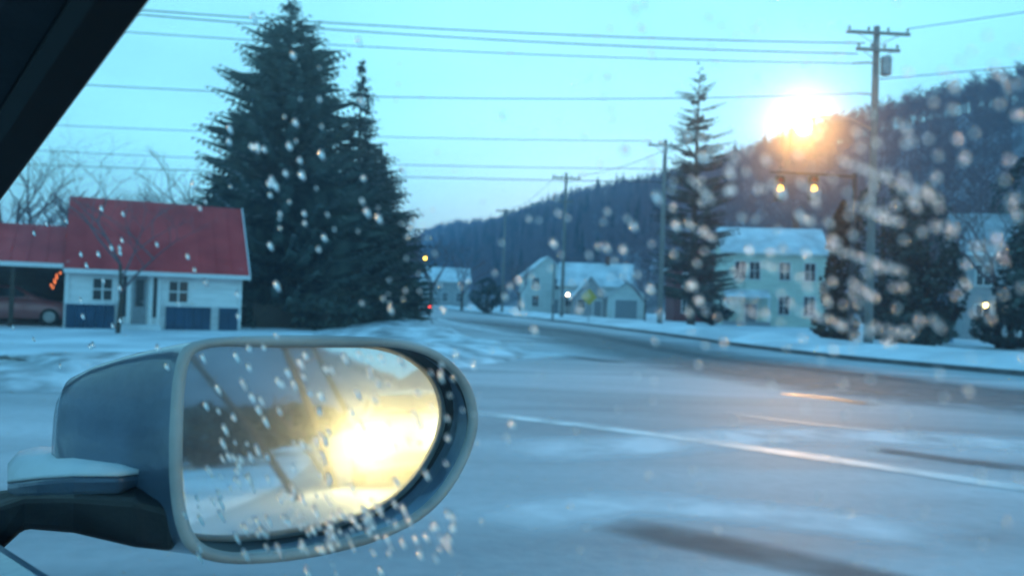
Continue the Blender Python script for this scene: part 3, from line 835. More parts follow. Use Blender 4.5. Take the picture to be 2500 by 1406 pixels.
# arched shed
pp = dp(2276, 740, 51)
sh = thing('arched_shed', 'pale blue metal shed with rounded snowy top among dark evergreens', 'shed', (pp.x, pp.y, 0), -.15)
M['shed_blue'] = mat('pale_blue_metal', (0.20, 0.30, 0.40), .6, var=.12, scale=1.5)
prof = [(-1.25, -.1), (-1.25, 3.2)] + [(1.25 * math.cos(a), 3.2 + 1.25 * math.sin(a)) for a in [math.pi * (1 - k / 10) for k in range(1, 10)]] + [(1.25, 3.2), (1.25, -.1)]
MB().loft([[(x, y, z) for x, z in prof] for y in (0, 4)]).build('wall', M['shed_blue'], sh)
MB().loft([[(x * 1.07, y, 3.2 + (z - 3.2) * 1.07) for x, z in prof[1:-1]] + [(x * .99, y, 3.2 + (z - 3.2) * .99) for x, z in reversed(prof[1:-1])] for y in (-.15, 4.15)]).build('roof', M['roof_snow'], sh)
MB().box((0, -.03, 1.2), (1.5, .06, 2.4)).build('door', M['house_grey'], sh)
window(sh, 0, 3.0, .8, .7, 0.0)

# ---------------------------------------------------------------- poles and wires
def pole(name, label, loc, h, arms, rz=0.0, group='utility poles along the road', rad=.15, extra=None):
    t = thing(name, label, 'pole', loc, rz, group)
    MB().tube([(0, 0, -.4), (0, 0, h * .5), (0, 0, h)], [rad, rad * .85, rad * .68], 10).build('shaft', M['pole'], t, smooth=True)
    for (z, L) in arms:
        a = MB().box((0, -.17, z), (L, .1, .13)).build('crossarm', M['pole'], t)
        n = 4 if L > 1.8 else 2
        for k in range(n):
            x = -L / 2 + .12 + (L - .24) * k / (n - 1)
            MB().tube([(x, -.17, z + .06), (x, -.17, z + .13), (x, -.17, z + .15), (x, -.17, z + .24), (x, -.17, z + .27)], [.03, .03, .065, .055, .02], 7).build('insulator', M['ceramic'], a)
        br = MB()
        for sg in (-1, 1): br.tube([(0, -.15, z - .55), (sg * L * .34, -.17, z - .05)], .018, 4)
        br.build('brace', M['steel'], t)
    return t
PR = Vector((dp(2122, 740, 38).x, 38.0, 0))
PB = Vector((dp(1612, 740, 58).x, 58.0, 0))
PC = Vector((dp(1372, 740, 76).x, 76.0, 0))
PD = Vector((dp(1226, 740, 100).x, 100.0, 0))
LA = Vector((-30.0, 33.4, 0)); LB = Vector((-54.0, 55.0, 0))
rp_ = pole('utility_pole', 'near utility pole on the right with wide crossarm and glaring lamp', PR, 14.4, ((14.05, 2.9), (13.3, 2.0)), rz=.05, rad=.2)
# transformer, side brackets
MB().tube([(.42, -.1, 12.2), (.42, -.1, 12.25), (.42, -.1, 13.0), (.42, -.1, 13.05)], [.2, .24, .24, .14], 12).build('transformer', M['steel'], rp_, smooth=False)
MB().tube([(0, 0, 12.75), (-.5, -.1, 12.72), (-1.1, -.1, 12.66)], .04, 6).build('wire_bracket', M['steel'], rp_)
MB().tube([(0, 0, 11.3), (-.4, -.05, 11.34), (-.8, -.05, 11.34)], .035, 6).build('wire_bracket', M['steel'], rp_)
LP = dp(1962, 312, 37.4)
la = LP - PR
MB().tube([(0, 0, la.z + .1), (la.x * .35, la.y * .3, la.z + .55), (la.x * .75, la.y * .7, la.z + .55), (la.x * 1.0, la.y + .12, la.z + .28)], .04, 8).build('lamp_arm', M['steel'], rp_, smooth=True)
# street lamp shaped as flood head aimed at us, hood lengthened to narrow beam
aim = (EYE - LP).normalized()
q_ = aim.to_track_quat('Z', 'Y').to_matrix()
rzm = Matrix.Rotation(-.05, 3, 'Z')
def fl(x, y, z): return rzm @ (la + q_ @ Vector((x, y, z)))
def ring(r, z, n=16): return [fl(r * math.cos(2 * math.pi * k / n), r * math.sin(2 * math.pi * k / n), z) for k in range(n)]
hd_ = MB().loft([ring(.05, -.42), ring(.14, -.40), ring(.2, -.25), ring(.3, .02), ring(.31, .85), ring(.285, .85), ring(.27, -.02), ring(.2, -.12)], True, True).build('lamp_head', M['steel'], rp_)
MB().loft([ring(.21, -.05), ring(.19, .0), ring(.1, .012)], True, True).build('lamp_lens', M['flood'], hd_)

pole('utility_pole', 'tall utility pole standing before the ragged spruce', PB, 12.9, ((12.5, 2.4),), rz=.02, rad=.19)
pc_ = pole('utility_pole', 'utility pole with two crossarms and an unlit street lamp arm', PC, 13.2, ((12.7, 2.6), (10.6, 1.4)), rz=.1, rad=.17)
MB().tube([(0, 0, 9.6), (-1.0, 0, 10.25), (-2.0, 0, 10.35), (-2.5, 0, 10.25)], .035, 6).build('lamp_arm', M['steel'], pc_)
MB().loft([[(-2.4 - a, y, 10.25 + z) for y, z in ((-.1 * w, 0), (-.07 * w, .09 * w), (.07 * w, .09 * w), (.1 * w, 0), (.06 * w, -.07 * w), (-.06 * w, -.07 * w))] for a, w in ((0, .5), (.2, 1.1), (.55, 1.2), (.75, .6))]).build('lamp_head', M['steel'], pc_)
pole('utility_pole', 'thin far utility pole standing alone left of the white houses', PD, 12.4, ((12.1, 2.2),), rz=.1, rad=.17)
pole('utility_pole', 'utility pole beyond the left edge carrying the near wires', LA, 14.0, ((13.7, 2.9), (12.9, 2.0)), rz=.05, rad=.2)
pole('utility_pole', 'utility pole beyond the left edge carrying the far wires', LB, 12.6, ((12.2, 2.4),), rz=.02, rad=.19)
pp = dp(1350, 740, 72)
sp = thing('service_post', 'short thin post just left of the two crossarm pole', 'post', (pp.x, pp.y, 0))
MB().tube([(0, 0, -.3), (0, 0, 4.9)], [.1, .08], 8).build('shaft', M['pole'], sp)
MB().box((0, -.1, 1.6), (.25, .14, .4)).build('meter_box', M['steel'], sp)

def wire(label, a, b, sag, r=.019, group='power lines'):
    m_ = MB(); n = 28
    a, b = Vector(a), Vector(b)
    o = Vector((a.x, a.y, 0))
    pts = []
    for i in range(n + 1):
        t = i / n
        p = a.lerp(b, t); p.z -= 4 * sag * t * (1 - t)
        pts.append(p - o)
    m_.tube(pts, r, 4)
    w = m_.build('power_line', M['wire'])
    w.location = o
    return tag(w, label, 'wire', group)
def off(P_, x, z, y=-.17, rz=.05):
    v_ = Matrix.Rotation(rz, 3, 'Z') @ Vector((x, y, 0)); return (P_.x + v_.x, P_.y + v_.y, z)
wire('highest long power line crossing the whole sky', off(PR, -.6, 13.57), off(LA, .6, 13.2), .5, .025)
wire('second highest power line, just under the topmost one', off(PR, -.9, 13.1, -.1), off(LA, -.6, 13.25), .55, .025)
wire('third power line from the top, meeting the near pole bracket', off(PR, -1.1, 12.66, -.1), off(LA, .0, 12.2, -.2), .45)
wire('lone power line passing just above the glaring lamp', off(PR, -.8, 11.34, -.05), off(LA, 0, 9.9, -.2), .75)
wire('power line to the far roadside pole, uppermost of its three', off(PB, -1.1, 12.76, -.17, .02), off(LB, 1.1, 12.4, -.17, .02), .5, .022)
wire('power line to the far roadside pole, middle of its three', off(PB, -.1, 10.9, -.19, .02), off(LB, 0, 10.9, -.19, .02), .6, .022)
wire('power line to the far roadside pole, lowest of its three', off(PB, -.1, 10.0, -.19, .02), off(LB, 0, 9.6, -.19, .02), .35, .026)
wire('power line from the far roadside pole to the two crossarm pole', off(PB, 1.1, 12.76, -.17, .02), off(PC, 1.0, 12.95, -.17, .1), .4, .02)
wire('power line from the two crossarm pole to the thin far pole', off(PC, -.9, 12.95, -.17, .1), off(PD, .6, 12.35, -.17, .1), .5, .02)
wire('upper power line leaving the near pole to the right', off(PR, 1.3, 14.3), (60, 8, 16.5), .6)
wire('lower power line leaving the near pole to the right', off(PR, .1, 12.0, -.15), (60, 8, 14.0), .9)

# ---------------------------------------------------------------- sign, signal, porch lamp
pp = dp(1438, 740, 65)
sg_ = thing('warning_sign', 'yellow diamond warning sign on a thin post by the snowy verge', 'sign', (pp.x, pp.y, 0), .05)
MB().tube([(0, 0, -.3), (0, 0, 2.6)], .035, 6).build('post', M['steel'], sg_)
MB().loft([[(0, y, 1.45), (.62, y, 2.08), (0, y, 2.72), (-.62, y, 2.08)] for y in (-.07, -.045)]).build('sign_plate', M['sign_yellow'], sg_, bevel=.01)
pp = dp(1012, 740, 105)
ts = thing('traffic_signal', 'far traffic signal with a lit amber lens above the road', 'traffic light', (pp.x, pp.y, 0))
MB().tube([(-3.6, 0, -.3), (-3.6, 0, 6.6)], [.14, .1], 8).build('mast', M['steel'], ts)
MB().tube([(-3.6, 0, 6.5), (-1, 0, 6.95), (1.4, 0, 7.05)], [.08, .06, .045], 8).build('mast_arm', M['steel'], ts)
MB().box((1.1, 0, 6.5), (.42, .3, 1.15)).build('signal_housing', M['sign_yellow'], ts)
for z, mm in ((6.86, M['red_lens']), (6.5, M['amber']), (6.14, M['sig_green'])):
    le = MB().tube([(1.1, -.15, z), (1.1, -.19, z)], .15, 12).build('lens', mm, ts)
    MB().loft([[(1.1 + r * math.cos(a), y, z + r * math.sin(a)) for a in [R_(k) for k in range(-20, 201, 20)]] for r, y in ((.17, -.15), (.17, -.38))], False, False, closed=False).build('visor', M['black'], le)
q0 = dp(2078, 740, 36.5)  # signal added: its amber lenses make the glow of two yellow drops
ns = thing('traffic_signal', 'added near mast arm signal, two amber lenses standing for glowing yellow drops', 'traffic light', (q0.x, q0.y, 0))
zs = [dp(u, 461, 36.5) - q0 for u in (1902, 1984)]
za = zs[0].z + q0.z + .62
MB().tube([(0, 0, -.3), (0, 0, 4), (0, 0, za + .15)], [.13, .11, .09], 10).build('mast', M['wire'], ns)
MB().tube([(0, 0, za), (zs[1].x, 0, za + .06), (zs[0].x - .4, 0, za + .08)], [.07, .055, .04], 8).build('mast_arm', M['wire'], ns)
for z_ in zs:
    zz = z_.z + q0.z
    hh = MB().box((z_.x, 0, zz), (.36, .26, 1.05)).build('signal_housing', M['black'], ns, bevel=.02)
    for dz, mm in ((.34, M['red_lens']), (0, M['amber_near']), (-.34, M['sig_green'])):
        MB().tube([(z_.x, -.13, zz + dz), (z_.x, -.16, zz + dz)], .13, 14).build('lens', mm, hh)
        MB().loft([[(z_.x + r * math.cos(a), y, zz + dz + r * math.sin(a)) for a in [R_(k) for k in range(-20, 201, 20)]] for r, y in ((.15, -.13), (.15, -.32))], False, False, closed=False).build('visor', M['black'], hh)
pp = dp(1386, 719, 106)
pl = thing('porch_lamp', 'glowing warm lamp on a post before the long white house', 'lamp', (pp.x, pp.y, 0))
MB().tube([(0, 0, -.2), (0, 0, pp.z - .2)], .05, 6).build('post', M['black'], pl)
MB().tube([(0, 0, pp.z - .2), (0, 0, pp.z - .14), (0, 0, pp.z + .1), (0, 0, pp.z + .14)], [.1, .16, .18, .1], 8).build('lamp_globe', M['warm_lamp'], pl)
MB().tube([(0, 0, pp.z + .14), (0, 0, pp.z + .18), (0, 0, pp.z + .3)], [.24, .22, .03], 8).build('cap', M['black'], pl)

# ---------------------------------------------------------------- cars (nose towards local -Y)
def car(name, label, loc, rz, pm, head=None, tail=None, scale=1.0, rise=0.0):
    t = thing(name, label, 'car', loc, rz)
    t.scale = (scale,) * 3
    def sec(y, hw, zb, zt, crown=.04):
        return [(-hw * .9, y, zb), (-hw, y, zb + .1), (-hw, y, (zb + zt) / 2), (-hw * .97, y, zt - .1), (-hw * .86, y, zt), (0, y, zt + crown), (hw * .86, y, zt), (hw * .97, y, zt - .1), (hw, y, (zb + zt) / 2), (hw, y, zb + .1), (hw * .9, y, zb)]
    st = [(-2.28, .62, .34, .58), (-2.22, .76, .27, .70), (-2.0, .85, .24, .80), (-1.5, .89, .24, .90 + rise), (-1.0, .90, .24, .98 + rise), (0, .91, .24, 1.0 + rise), (1.2, .91, .24, 1.02 + rise), (1.8, .89, .25, 1.03 + rise), (2.15, .84, .28, .98 + rise), (2.26, .76, .32, .9 + rise), (2.3, .66, .4, .8)]
    MB().loft([sec(*s) for s in st]).build('body', pm, t, smooth=True)
    zb, zt = .97 + rise, 1.45 + rise
    cab = [(-1.15, .80, zb, zb + .01), (-.35, .70, zb, zt - .06), (.1, .68, zb, zt), (.9, .68, zb, zt - .02), (1.35, .70, zb, zt - .12), (1.95, .76, zb, zb + .05)]
    MB().loft([[(-.8, y, z0), (-(h_ + .02), y, z0 + (z1 - z0) * .55), (-h_ * .93, y, z1 - .02), (0, y, z1 + .02), (h_ * .93, y, z1 - .02), (h_ + .02, y, z0 + (z1 - z0) * .55), (.8, y, z0)] for y, h_, z0, z1 in cab]).build('cabin', pm, t, smooth=True)
    def sheet(pts, nm):
        p = [Vector(q) for q in pts]
        n = (p[1] - p[0]).cross(p[2] - p[0]).normalized()
        c = sum(p, Vector()) / len(p)
        if n.dot(c - Vector((0, .2, 1.0))) < 0: n = -n
        MB().loft([[q + n * .004 for q in p], [q + n * .03 for q in p]]).build(nm, M['glass_dark'], t)
    sheet([(-.66, -1.02, zb + .09), (.66, -1.02, zb + .09), (.60, -.42, zt - .08), (-.60, -.42, zt - .08)], 'windscreen')
    sheet([(-.64, 1.86, zb + .12), (.64, 1.86, zb + .12), (.58, 1.42, zt - .15), (-.58, 1.42, zt - .15)], 'rear_window')
    for sx in (-1, 1):
        sheet([(sx * .80, -.72, zb + .08), (sx * .80, .32, zb + .08), (sx * .70, .32, zt - .07), (sx * .70, -.28, zt - .1)], 'side_window')
        sheet([(sx * .80, .42, zb + .08), (sx * .80, 1.4, zb + .08), (sx * .71, 1.15, zt - .1), (sx * .70, .42, zt - .07)], 'side_window')
        for y in (-1.42, 1.36):
            wl_ = MB().tube([(sx * .92, y, .33), (sx * .72, y, .33)], .33, 18).build('wheel', M['rubber'], t)
            MB().tube([(sx * .905, y, .33), (sx * .935, y, .33), (sx * .94, y, .33)], [.22, .21, .1], 12).build('rim', M['steel'], wl_)
        MB().box((sx * .62, -2.21, .66), (.34, .12, .15), bevel_ if False else 0).build('headlight', head or M['clear_lens'], t)
        MB().box((sx * .68, 2.235, .82 + rise), (.26, .10, .16)).build('taillight', tail or M['red_lens'], t)
        MB().box((sx * .97, -.62, 1.04 + rise), (.16, .1, .12)).build('door_mirror', pm, t)
    MB().box((0, -2.27, .44), (1.3, .1, .16)).build('bumper', M['black'], t)
    MB().box((0, 2.30, .5), (1.35, .1, .18)).build('bumper', M['black'], t)
    MB().box((0, 2.33, .72), (.42, .02, .13)).build('number_plate', M['trim'], t)
    return t
pp = dp(1026, 745, 84)
car('car', 'distant car driving away with both tail lights glowing red', (pp.x, pp.y, 0.006), R_(190), paint('dark_car_paint', (.03, .035, .045)), tail=M['taillight'])
pp = dp(-5, 745, 31.5)
car('car', 'pale red and white car parked under the carport at the left edge', (pp.x, pp.y + .8, .0), ang + 1.5, paint('faded_red_paint', (.35, .12, .12)))

# ---------------------------------------------------------------- the car we sit in
FWD = Vector((-math.sin(R_(48)), math.cos(R_(48)), 0)); RGT = Vector((math.cos(R_(48)), math.sin(R_(48)), 0))
PN = Vector((.66, .735, .12)).normalized()
PP = EYE + PN * .20
def pane(u, v, out=0.0): return hit(u, v, PP + PN * out, PN)
own = thing('passenger_car', 'blue grey car we look out of, black pillar, wet side window and door mirror', 'car', (0, 0, 0))

# front pillar: raked beam along the window edge
e0, e1 = pane(-366, 945, -.01), pane(384, -112, -.01)
ax = (e1 - e0).normalized()
inn = ax.cross(PN).normalized()
if inn.dot(pane(0, 0) - e0) < 0: inn = -inn
def beam(parent, name, mt, prof, ext0=0.0, ext1=0.0, smooth=False):
    o = MB().loft([[p + inn * a + PN * b for a, b in prof] for p in (e0 - ax * ext0, e1 + ax * ext1)]).build(name, mt, parent, smooth=smooth)
    return o
pil = beam(own, 'pillar', M['black'], [(.016, .012), (.03, .016), (.15, .03), (.155, -.05), (.075, -.062), (.05, -.05), (.03, -.030), (.018, -.012)], .1, .3)
beam(pil, 'window_seal', M['black_gloss'], [(0, .010), (.004, .014), (.018, .014), (.020, -.010), (.012, -.014), (.003, -.010)], .1, .3)
beam(pil, 'pillar_sheen', M['sheen_grey'], [(.034, -.036), (.046, -.054), (.060, -.060), (.062, -.056), (.05, -.046), (.036, -.033)], .1, .3)  # lighter grey strip paints a sheen onto the black pillar

# wet side window pane; fog put inside it spreads a halo round the lamp
bl = [pane(-500, 2600), pane(3600, 2600), pane(3600, -900), pane(300, -900)]
vrt = PN.cross(FWD).normalized()
if vrt.z < 0: vrt = -vrt
belt_z = -.20
def pl_pt(f, z, out=0.0):                         # f metres forward of the eye, z above the eye, on the window plane
    base = EYE + PN * (.2 + out)
    # solve a*FWDp + b*vrt with given height
    fp = (FWD - PN * FWD.dot(PN)).normalized()
    q = base + fp * f
    return q + vrt * ((EYE.z + z - q.z) / vrt.z)
def f_of(p): 
    fp = (FWD - PN * FWD.dot(PN)).normalized(); return (p - EYE).dot(fp)
win = [pl_pt(.95, -.24), pl_pt(-.75, -.24), pl_pt(-.75, .34), pl_pt(f_of(e1) - .3, e1.z - EYE.z + ax.z * .25 + .02)]
win = [pl_pt(f_of(e0) + .05, -.24), pl_pt(-.75, -.24), pl_pt(-.75, .36), e1 + ax * .25 + PN * .01 + inn * .008, e0 - ax * .02 + inn * .008 + PN * .01]
M['pane'] = bpy.data.materials.new('wet_halo_glass'); M['pane'].use_nodes = True
nt = M['pane'].node_tree; nt.nodes.clear()
o_ = nt.nodes.new("ShaderNodeOutputMaterial")
tr_ = nt.nodes.new("ShaderNodeBsdfTransparent"); tr_.inputs[0].default_value = (.985, .99, .99, 1)
gl_ = nt.nodes.new("ShaderNodeBsdfGlossy"); gl_.inputs["Roughness"].default_value = .05; gl_.inputs[0].default_value = (1, 1, 1, 1)
fr_ = nt.nodes.new("ShaderNodeMixShader"); fr_.inputs[0].default_value = .015
nt.links.new(tr_.outputs[0], fr_.inputs[1]); nt.links.new(gl_.outputs[0], fr_.inputs[2]); nt.links.new(fr_.outputs[0], o_.inputs[0])
vo_ = nt.nodes.new("ShaderNodeVolumeScatter"); vo_.inputs["Color"].default_value = (1, 1, 1, 1)
vo_.inputs["Density"].default_value = 6.0; vo_.inputs["Anisotropy"].default_value = .975
nt.links.new(vo_.outputs[0], o_.inputs["Volume"])
sw = MB().loft([[p - PN * .002 for p in win], [p + PN * .002 for p in win]]).build('side_window', M['pane'], own)

# door below the belt line, bonnet side
door_prof = [(-.06, -.175), (-.005, -.165), (.0, -.185), (.03, -.20), (.055, -.25), (.075, -.5), (.07, -.8), (.03, -1.1), (-.03, -1.15), (-.06, -.9)]
def flank(f0, f1, prof, name, mt, parent, smooth=True):
    L = []
    for f in (f0, f1):
        base = EYE + RGT * (.2 + .0) + FWD * f
        L.append([base + RGT * a + Vector((0, 0, z)) for a, z in prof])
    return MB().loft(L).build(name, mt, parent, smooth=False, bevel=.008)
flank(-.80, .80, door_prof, 'front_door', M['own_paint'], own)
flank(-.80, .80, [(-.13, -.26), (-.12, -.185), (-.07, -.162), (-.062, -.172), (-.062, -.6), (-.12, -.6)], 'door_trim', M['black'], own)
flank(-2.9, -.81, [(a, z) for a, z in door_prof], 'rear_door', M['own_paint'], own)
flank(.81, 1.95, [(-.30, -.31), (-.06, -.29), (.02, -.32), (.06, -.42), (.075, -.6), (.07, -.8), (.0, -.9), (-.2, -.9)], 'wing', M['own_paint'], own)
flank(.70, 1.9, [(-1.3, -.27), (-.7, -.24), (-.32, -.285), (-.32, -.36), (-1.3, -.36)], 'bonnet', M['own_paint'], own)

# door mirror
sm_e = MB()
RN = Vector((.60, -.79, .10)).normalized()             # rim faces back along the car
GN = Vector((.561, -.82, .074)).normalized()            # mirror glass
RO = dp(790, 1095, .60)
GO = RO - RN * .030
rim_px = [(440, 862), (424, 930), (418, 1010), (415, 1100), (418, 1195), (430, 1275), (455, 1332), (500, 1362), (580, 1374), (700, 1367), (820, 1346), (930, 1314), (1020, 1270),
          (1085, 1210), (1132, 1135), (1158, 1065), (1163, 1010), (1150, 952), (1120, 903), (1075, 864), (1020, 840), (950, 827), (800, 821), (650, 821), (540, 825), (475, 836)]
gl_px = [(455, 876), (444, 935), (438, 1010), (436, 1100), (438, 1190), (446, 1262), (468, 1310), (508, 1334), (580, 1347), (690, 1345), (800, 1328), (900, 1300), (980, 1262),
         (1045, 1205), (1085, 1135), (1108, 1068), (1113, 1015), (1100, 962), (1070, 918), (1028, 882), (985, 862), (930, 852), (800, 849), (655, 849), (550, 851), (487, 858)]
def crs(P, n=3):
    out = []; N_ = len(P)
    for i in range(N_):
        p0, p1, p2, p3 = [P[(i + k) % N_] for k in (-1, 0, 1, 2)]
        for j in range(n):
            t = j / n
            out.append(.5 * ((2 * p1) + (p2 - p0) * t + (2 * p0 - 5 * p1 + 4 * p2 - p3) * t * t + (3 * p1 - p0 - 3 * p2 + p3) * t ** 3))
    return out
gl_px = [(a[0] + (b_[0] - a[0]) * .32, a[1] + (b_[1] - a[1]) * .32) for a, b_ in zip(gl_px, rim_px)]
rimL = crs([hit(u, v, RO, RN) for u, v in rim_px]); glL = crs([hit(u, v, GO, GN) for u, v in gl_px])
rc = sum(rimL, Vector()) / len(rimL); gc = sum(glL, Vector()) / len(glL)
sm = MB()
def shr(L, c, k, back, sh=Vector((0, 0, 0))): return [c + (p - c) * k - RN * back + sh for p in L]
dn = Vector((0, 0, -1))
lf = RN.cross(Vector((0, 0, 1))).normalized()
if lf.x > 0: lf = -lf
housing = MB().loft([shr(rimL, rc, .985, .004), shr(rimL, rc, 1.0, .02), *[shr(rimL, rc, k_, b_, lf * l_ + dn * l_ * .1) for k_, b_, l_ in ((.985, .04, .010), (.955, .07, .026), (.90, .10, .044), (.81, .13, .062), (.66, .155, .077), (.44, .172, .086), (.14, .18, .089))]], False, True)
hs = housing.build('door_mirror', M['own_paint'], own, smooth=True)
lip = MB(); nL = len(rimL)
loops = []
for k in range(9):
    a = 2 * math.pi * k / 8
    loops.append([p + ((p - rc).normalized() * math.cos(a) + RN * math.sin(a)) * .0042 - (p - rc).normalized() * .0035 for p in rimL])
lip.loft(loops, False, False)
lip.build('mirror_rim', M['rim_grey'], hs, smooth=True)
MB().loft([shr(rimL, rc, .965, .0), [a.lerp(b, .5) for a, b in zip(shr(rimL, rc, .965, .0), glL)], [gc + (p - gc) * 1.01 - GN * .002 for p in glL]], False, False).build('mirror_bezel', M['black'], hs, smooth=True)
M['mirror'] = bpy.data.materials.new('wet_mirror_glass'); M['mirror'].use_nodes = True
nt = M['mirror'].node_tree; nt.nodes.clear()
o_ = nt.nodes.new("ShaderNodeOutputMaterial")
ga = nt.nodes.new("ShaderNodeBsdfGlossy"); ga.inputs["Roughness"].default_value = .03; ga.inputs[0].default_value = (.80, .84, .86, 1)
gb = nt.nodes.new("ShaderNodeBsdfGlossy"); gb.inputs["Roughness"].default_value = .16; gb.inputs[0].default_value = (.8, .83, .85, 1)
mx = nt.nodes.new("ShaderNodeMixShader"); mx.inputs[0].default_value = .22
nt.links.new(ga.outputs[0], mx.inputs[1]); nt.links.new(gb.outputs[0], mx.inputs[2]); nt.links.new(mx.outputs[0], o_.inputs[0])
MB().loft([glL, [p - GN * .003 for p in glL]]).build('mirror_glass', M['mirror'], hs)
# stalk that carries the mirror
def qd(pts, depth): return [dp(u, v, depth + (k - 1.5) * 0) for k, (u, v) in enumerate(pts)]
st0 = [dp(330, 1085, .66), dp(330, 1150, .63), dp(330, 1215, .65), dp(330, 1150, .70)]
def sect(u, v0, v1, d, th):
    return [dp(u, v0, d + th), dp(u, v0, d - th * .2), dp(u, (v0 * .75 + v1 * .25), d - th), dp(u, v1, d - th * .7), dp(u, v1, d + th)]
def ledge(u, v0, v1, v2, d, th):
    return [dp(u, v0, d + th), dp(u, v1, d - th), dp(u, v2, d - th * .8), dp(u, v2, d + th)]
led = [(345, 1150, 1160, 1185, .575, .010), (290, 1132, 1166, 1205, .575, .025), (180, 1098, 1166, 1210, .605, .042), (90, 1094, 1174, 1212, .64, .046), (45, 1106, 1180, 1212, .66, .042), (18, 1136, 1184, 1206, .672, .026)]
MB().loft([ledge(*q) for q in led]).build('mirror_stalk', M['own_paint'], hs, bevel=.003)
snl = []
for u, v0, v1, v2, d, th in led:
    a, b = dp(u, v0 + 4, d + th * .95), dp(u, v1 - 4, d - th * .95)
    snl.append([a, b, b + Vector((0, 0, .003)), a.lerp(b, .5) + Vector((0, 0, .005)), a + Vector((0, 0, .003))])
MB().loft(snl).build('pale_lit_top', M['snow_dirty'], hs, smooth=True)  # pale snowy layer added so the stalk's top looks brightly sky-lit
MB().loft([sect(425, 1215, 1345, .565, .012), sect(330, 1185, 1335, .57, .025), sect(180, 1184, 1300, .60, .035), sect(60, 1190, 1290, .65, .04), sect(-60, 1205, 1400, .70, .05), sect(-160, 1230, 1500, .75, .05)]).build('mirror_foot', M['black'], hs, bevel=.004)

# ---------------------------------------------------------------- rain on the window
M['water'] = bpy.data.materials.new('water'); M['water'].use_nodes = True
b = M['water'].node_tree.nodes["Principled BSDF"]
b.inputs["Base Color"].default_value = (1, 1, 1, 1)
b.inputs["Transmission Weight"].default_value = 1.0
b.inputs["IOR"].default_value = 1.33
b.inputs["Roughness"].default_value = .33
rd = random.Random(77)
def drop_mesh(L, k):
    """bead 1 unit wide, trailing L units down +Y"""
    m_ = MB(); n = 8
    rings = [(1.0, -.06), (.98, .1), (.82, .34), (.5, .52), (.18, .60)]
    lo = []
    for r, z in rings:
        lp = []
        for j in range(n):
            a = 2 * math.pi * j / n
            x, y = math.cos(a) * r, math.sin(a) * r
            if y > 0: y *= (1 + L); x *= (1 - .35 * min(1, y / (1 + L)) * (1 if L > .3 else .2))
            x += .1 * math.sin(k * 3 + j * 2.1) * r; y += .1 * math.cos(k * 5 + j * 1.7) * r
            lp.append((x, y, z))
        lo.append(lp)
    m_.loft(lo)
    me_ = m_.mesh('raindrop')
    bm_ = bmesh.new(); bm_.from_mesh(me_); bmesh.ops.recalc_face_normals(bm_, faces=bm_.faces); bm_.to_mesh(me_); bm_.free()
    for p in me_.polygons: p.use_smooth = True
    me_.materials.append(M['water'])
    return me_
DM = [drop_mesh(l_, i) for i, l_ in enumerate((.15, .5, 1.0, 1.6, 2.2, .3, 3.4))]
drops = []                                             # (u, v, radius in photo px, mesh index)
seen = [(1548, 20, 13), (1565, 68, 14), (1590, 130, 12), (1840, 74, 13), (1965, 62, 12), (2328, 212, 18), (1520, 365, 13), (1600, 475, 17), (1530, 360, 12), (1225, 282, 10),
        (1868, 388, 16), (1780, 418, 17), (1785, 460, 16), (1902, 462, 19), (1983, 460, 19), (1988, 488, 15), (1712, 376, 16), (1648, 545, 17), (1545, 547, 14), (1350, 590, 14), (1680, 545, 14),
        (2285, 430, 17), (2235, 500, 16), (1950, 520, 15), (1975, 535, 15), (2022, 540, 14), (2030, 580, 16), (2140, 518, 15), (1828, 607, 18), (1910, 602, 17), (1965, 613, 16), (1690, 692, 17),
        (1705, 730, 18), (1585, 700, 16), (1520, 605, 13), (1785, 735, 15), (1970, 700, 15), (2015, 728, 15), (1905, 715, 12), (2003, 772, 14), (2050, 790, 15), (1865, 760, 14), (1950, 755, 13),
        (1680, 758, 12), (2120, 805, 13), (1980, 740, 13), (2430, 575, 14), (2415, 770, 14), (2240, 775, 13), (2030, 845, 15), (1765, 830, 14), (2360, 945, 16), (1248, 1030, 14), (1110, 862, 12),
        (1152, 885, 14), (1302, 800, 11), (1775, 465, 13), (2290, 905, 11), (2215, 175, 13), (2300, 175, 12), (2090, 320, 13), (2210, 310, 14), (2325, 265, 12), (1730, 40, 11), (2480, 280, 16),
        (500, 985, 13), (545, 1040, 13), (540, 1075, 12), (555, 1108, 13), (580, 1130, 13), (575, 1168, 14), (535, 1220, 14), (535, 1250, 13), (625, 1090, 12), (612, 965, 14), (628, 995, 12),
        (590, 930, 12), (595, 940, 11), (700, 905, 12), (730, 880, 12), (735, 1080, 14), (690, 1200, 12), (700, 1265, 14), (640, 1290, 14), (650, 1260, 13), (760, 1285, 14), (800, 1320, 16), (745, 1385, 14),
        (925, 1385, 13), (1090, 1250, 13), (1100, 1280, 14), (1035, 1300, 11), (875, 860, 12), (930, 870, 12), (980, 880, 12), (900, 900, 12), (780, 960, 14), (870, 955, 13), (855, 1000, 14), (920, 930, 11)]
for u, v, r in seen: drops.append((u, v, r * .50, rd.choice((2, 3, 3, 4) if u > 1200 else (4, 6, 6))))
def scatter(n, fu, r0, r1, mi, reject=None):
    k = 0
    while k < n:
        u, v = fu()
        if reject and reject(u, v): continue
        drops.append((u, v, rd.uniform(r0, r1) * .5, rd.choice(mi))); k += 1
scatter(120, lambda: (rd.uniform(460, 1110), rd.uniform(860, 1370)), 6, 13, (3, 4, 6, 6))
scatter(70, lambda: (rd.gauss(780, 150), rd.gauss(1270, 60)), 6, 13, (4, 6, 6))
scatter(140, lambda: (rd.uniform(1560, 2520), rd.uniform(330, 850)), 6, 13, (1, 2, 3, 5))
scatter(45, lambda: (rd.uniform(1450, 2500), rd.uniform(0, 330)), 6, 12, (0, 1, 5))
scatter(60, lambda: (rd.gauss(740, 150), rd.gauss(480, 190)), 7, 22, (2, 3, 4))
